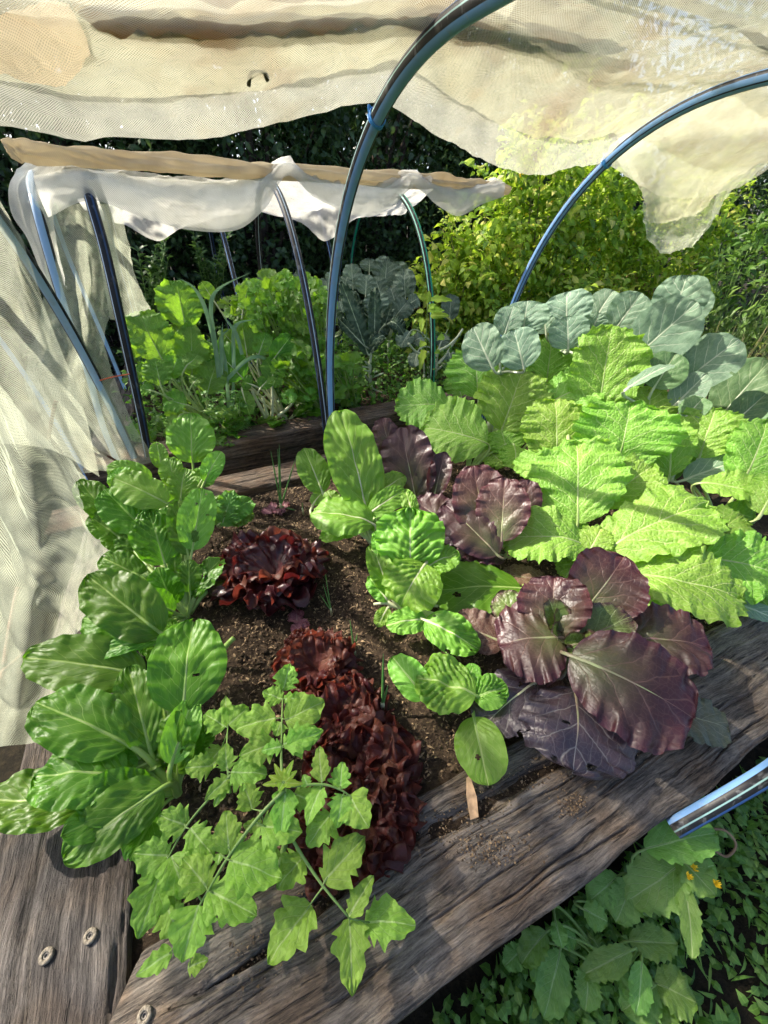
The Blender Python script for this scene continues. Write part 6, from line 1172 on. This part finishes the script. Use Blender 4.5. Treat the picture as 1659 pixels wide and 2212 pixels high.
# ------------------------------------------------------------------ mulch, crumbs and scraps
M_chip = cloud_mat('mulch', [(0.03, 0.019, 0.012), (0.08, 0.05, 0.028), (0.15, 0.10, 0.055), (0.30, 0.21, 0.12), (0.06, 0.038, 0.022)], 0.0, 0.9)
def chips(n_, P, L, wr, name, o):
    n_ = len(P); D = rvec(n_, r_); D[:, 2] *= 0.35; Ls = r_.uniform(*L, n_)*r_.uniform(0.4, 1, n_)
    V, F, uv = cloud(P, D, UP[None]+0.8*rvec(n_, r_), Ls, Ls*r_.uniform(*wr, n_), 0.3, 0.1); ob = obj(name, mesh(name, V-o, F, M_chip, uv, uv, smooth=False), None, tuple(o)); ob['kind'] = 'stuff'; return ob
n_ = 34000; a_ = r_.uniform(-0.42, 1.9, n_); p_ = r_.uniform(0.29, 1.84, n_); P2 = np.stack([a_, p_], -1); z_ = -0.035+0.018*fbm(P2, 5, 4, 3)+0.009*fbm(P2, 38, 9, 2)+0.002
chips(n_, a_[:, None]*AX+p_[:, None]*PE+z_[:, None]*UP, (0.007, 0.026), (0.15, 0.5), 'mulch_chips', W(0.5, 1, -0.03))
nc = 900; a_ = r_.uniform(-0.42, 1.7, nc); p_ = r_.uniform(0.30, 1.84, nc); P2 = np.stack([a_, p_], -1); z_ = -0.035+0.018*fbm(P2, 5, 4, 3)+0.009*fbm(P2, 38, 9, 2)+0.002
acc = Acc(); base8 = np.array([[x, y, z] for x in (-1, 1) for y in (-1, 1) for z in (-0.7, 0.7)])
for k_ in range(nc):
    q8 = base8*r_.uniform(0.6, 1.0, (8, 3)); r8 = 0.003+0.008*r_.uniform(0, 1)**3; V = W(a_[k_], p_[k_], z_[k_]+r8*0.3)+q8*r8; acc.add(V, boxV(0, 1, 0, 1, 0, 1)[1])
ob = acc.build('soil_clods', M_soil, None, tuple(W(0.5, 1, -0.03)), W(0.5, 1, -0.03)); ob['kind'] = 'stuff'
# soil lodged in the channel of the front sleeper
X = np.linspace(0.30, 1.5, 160)[:, None]; a_ = X-0.55; y0 = 0.055+0.020*np.sin(a_*5+0.5)+0.010*np.sin(a_*13); w_ = 0.021*np.clip((a_+0.25)/0.3, 0, 1)*np.clip((0.95-a_)/0.5, 0, 1)+1e-4; q = np.linspace(-1, 1, 11)[None, :]
Yg = y0+w_*q; XX = X+0*Yg; zz = -0.016+0.006*fbm(np.stack([XX, Yg], -1), 40, 8, 2)-0.004*np.abs(q)
Pg = (XX-0.60)[..., None]*AX+(Yg+0.128)[..., None]*PE+zz[..., None]*UP
ob = obj('lodged_soil', mesh('lodged_soil', Pg.reshape(-1, 3), [grid_faces(159, 10)], M_soil, Pg.reshape(-1, 3)[:, :2], Pg.reshape(-1, 3)[:, :2])); ob['kind'] = 'stuff'
n_ = 1500; Xc = r_.uniform(0.35, 1.45, n_); a_ = Xc-0.55; Yc = 0.055+0.020*np.sin(a_*5+0.5)+0.010*np.sin(a_*13)+r_.normal(size=n_)*0.022
P = (Xc-0.60)[:, None]*AX+(Yc+0.128)[:, None]*PE+np.where(np.abs(r_.normal(size=n_)) < 3, 0.003, 0.003)[:, None]*UP
P[:, 2] -= np.where(np.abs(Yc-(0.055+0.020*np.sin(a_*5+0.5)+0.010*np.sin(a_*13))) < 0.016, 0.014, 0.0)
Pb = np.vstack([P, np.array([at(1235+r_.normal()*16, 1738+r_.normal()*14, 0.004) for _ in range(260)]), np.array([at(1060+r_.normal()*45, 1830+r_.normal()*22, 0.004) for _ in range(420)])])
chips(0, Pb, (0.003, 0.010), (0.3, 0.9), 'soil_crumbs', W(0.3, 0.15, 0.0))
M_pale = plain('pale_chip', (0.42, 0.27, 0.15), 0.8, 0.3, 60)
P = at(1018, 1722, 0.012); V = np.array([[-0.010, -0.045, 0], [0.010, -0.040, 0.002], [0.013, 0.0, 0.004], [0.004, 0.045, 0.006], [-0.006, 0.04, 0.005], [-0.012, 0, 0.002]]); V2 = V-np.array([0, 0, 0.003])
F5 = [np.array([[0, 1, 2, 5], [5, 2, 3, 4], [6+5, 6+2, 6+1, 6+0], [6+4, 6+3, 6+2, 6+5], [0, 6, 7, 1], [1, 7, 8, 2], [2, 8, 9, 3], [3, 9, 10, 4], [4, 10, 11, 5], [5, 11, 6, 0]])]
tag(obj('wood_chip', mesh('wood_chip', np.vstack([V, V2]), F5, M_pale, smooth=False), None, tuple(P)), 'tan splinter of wood lying in the channel of the front sleeper', 'wood chip')
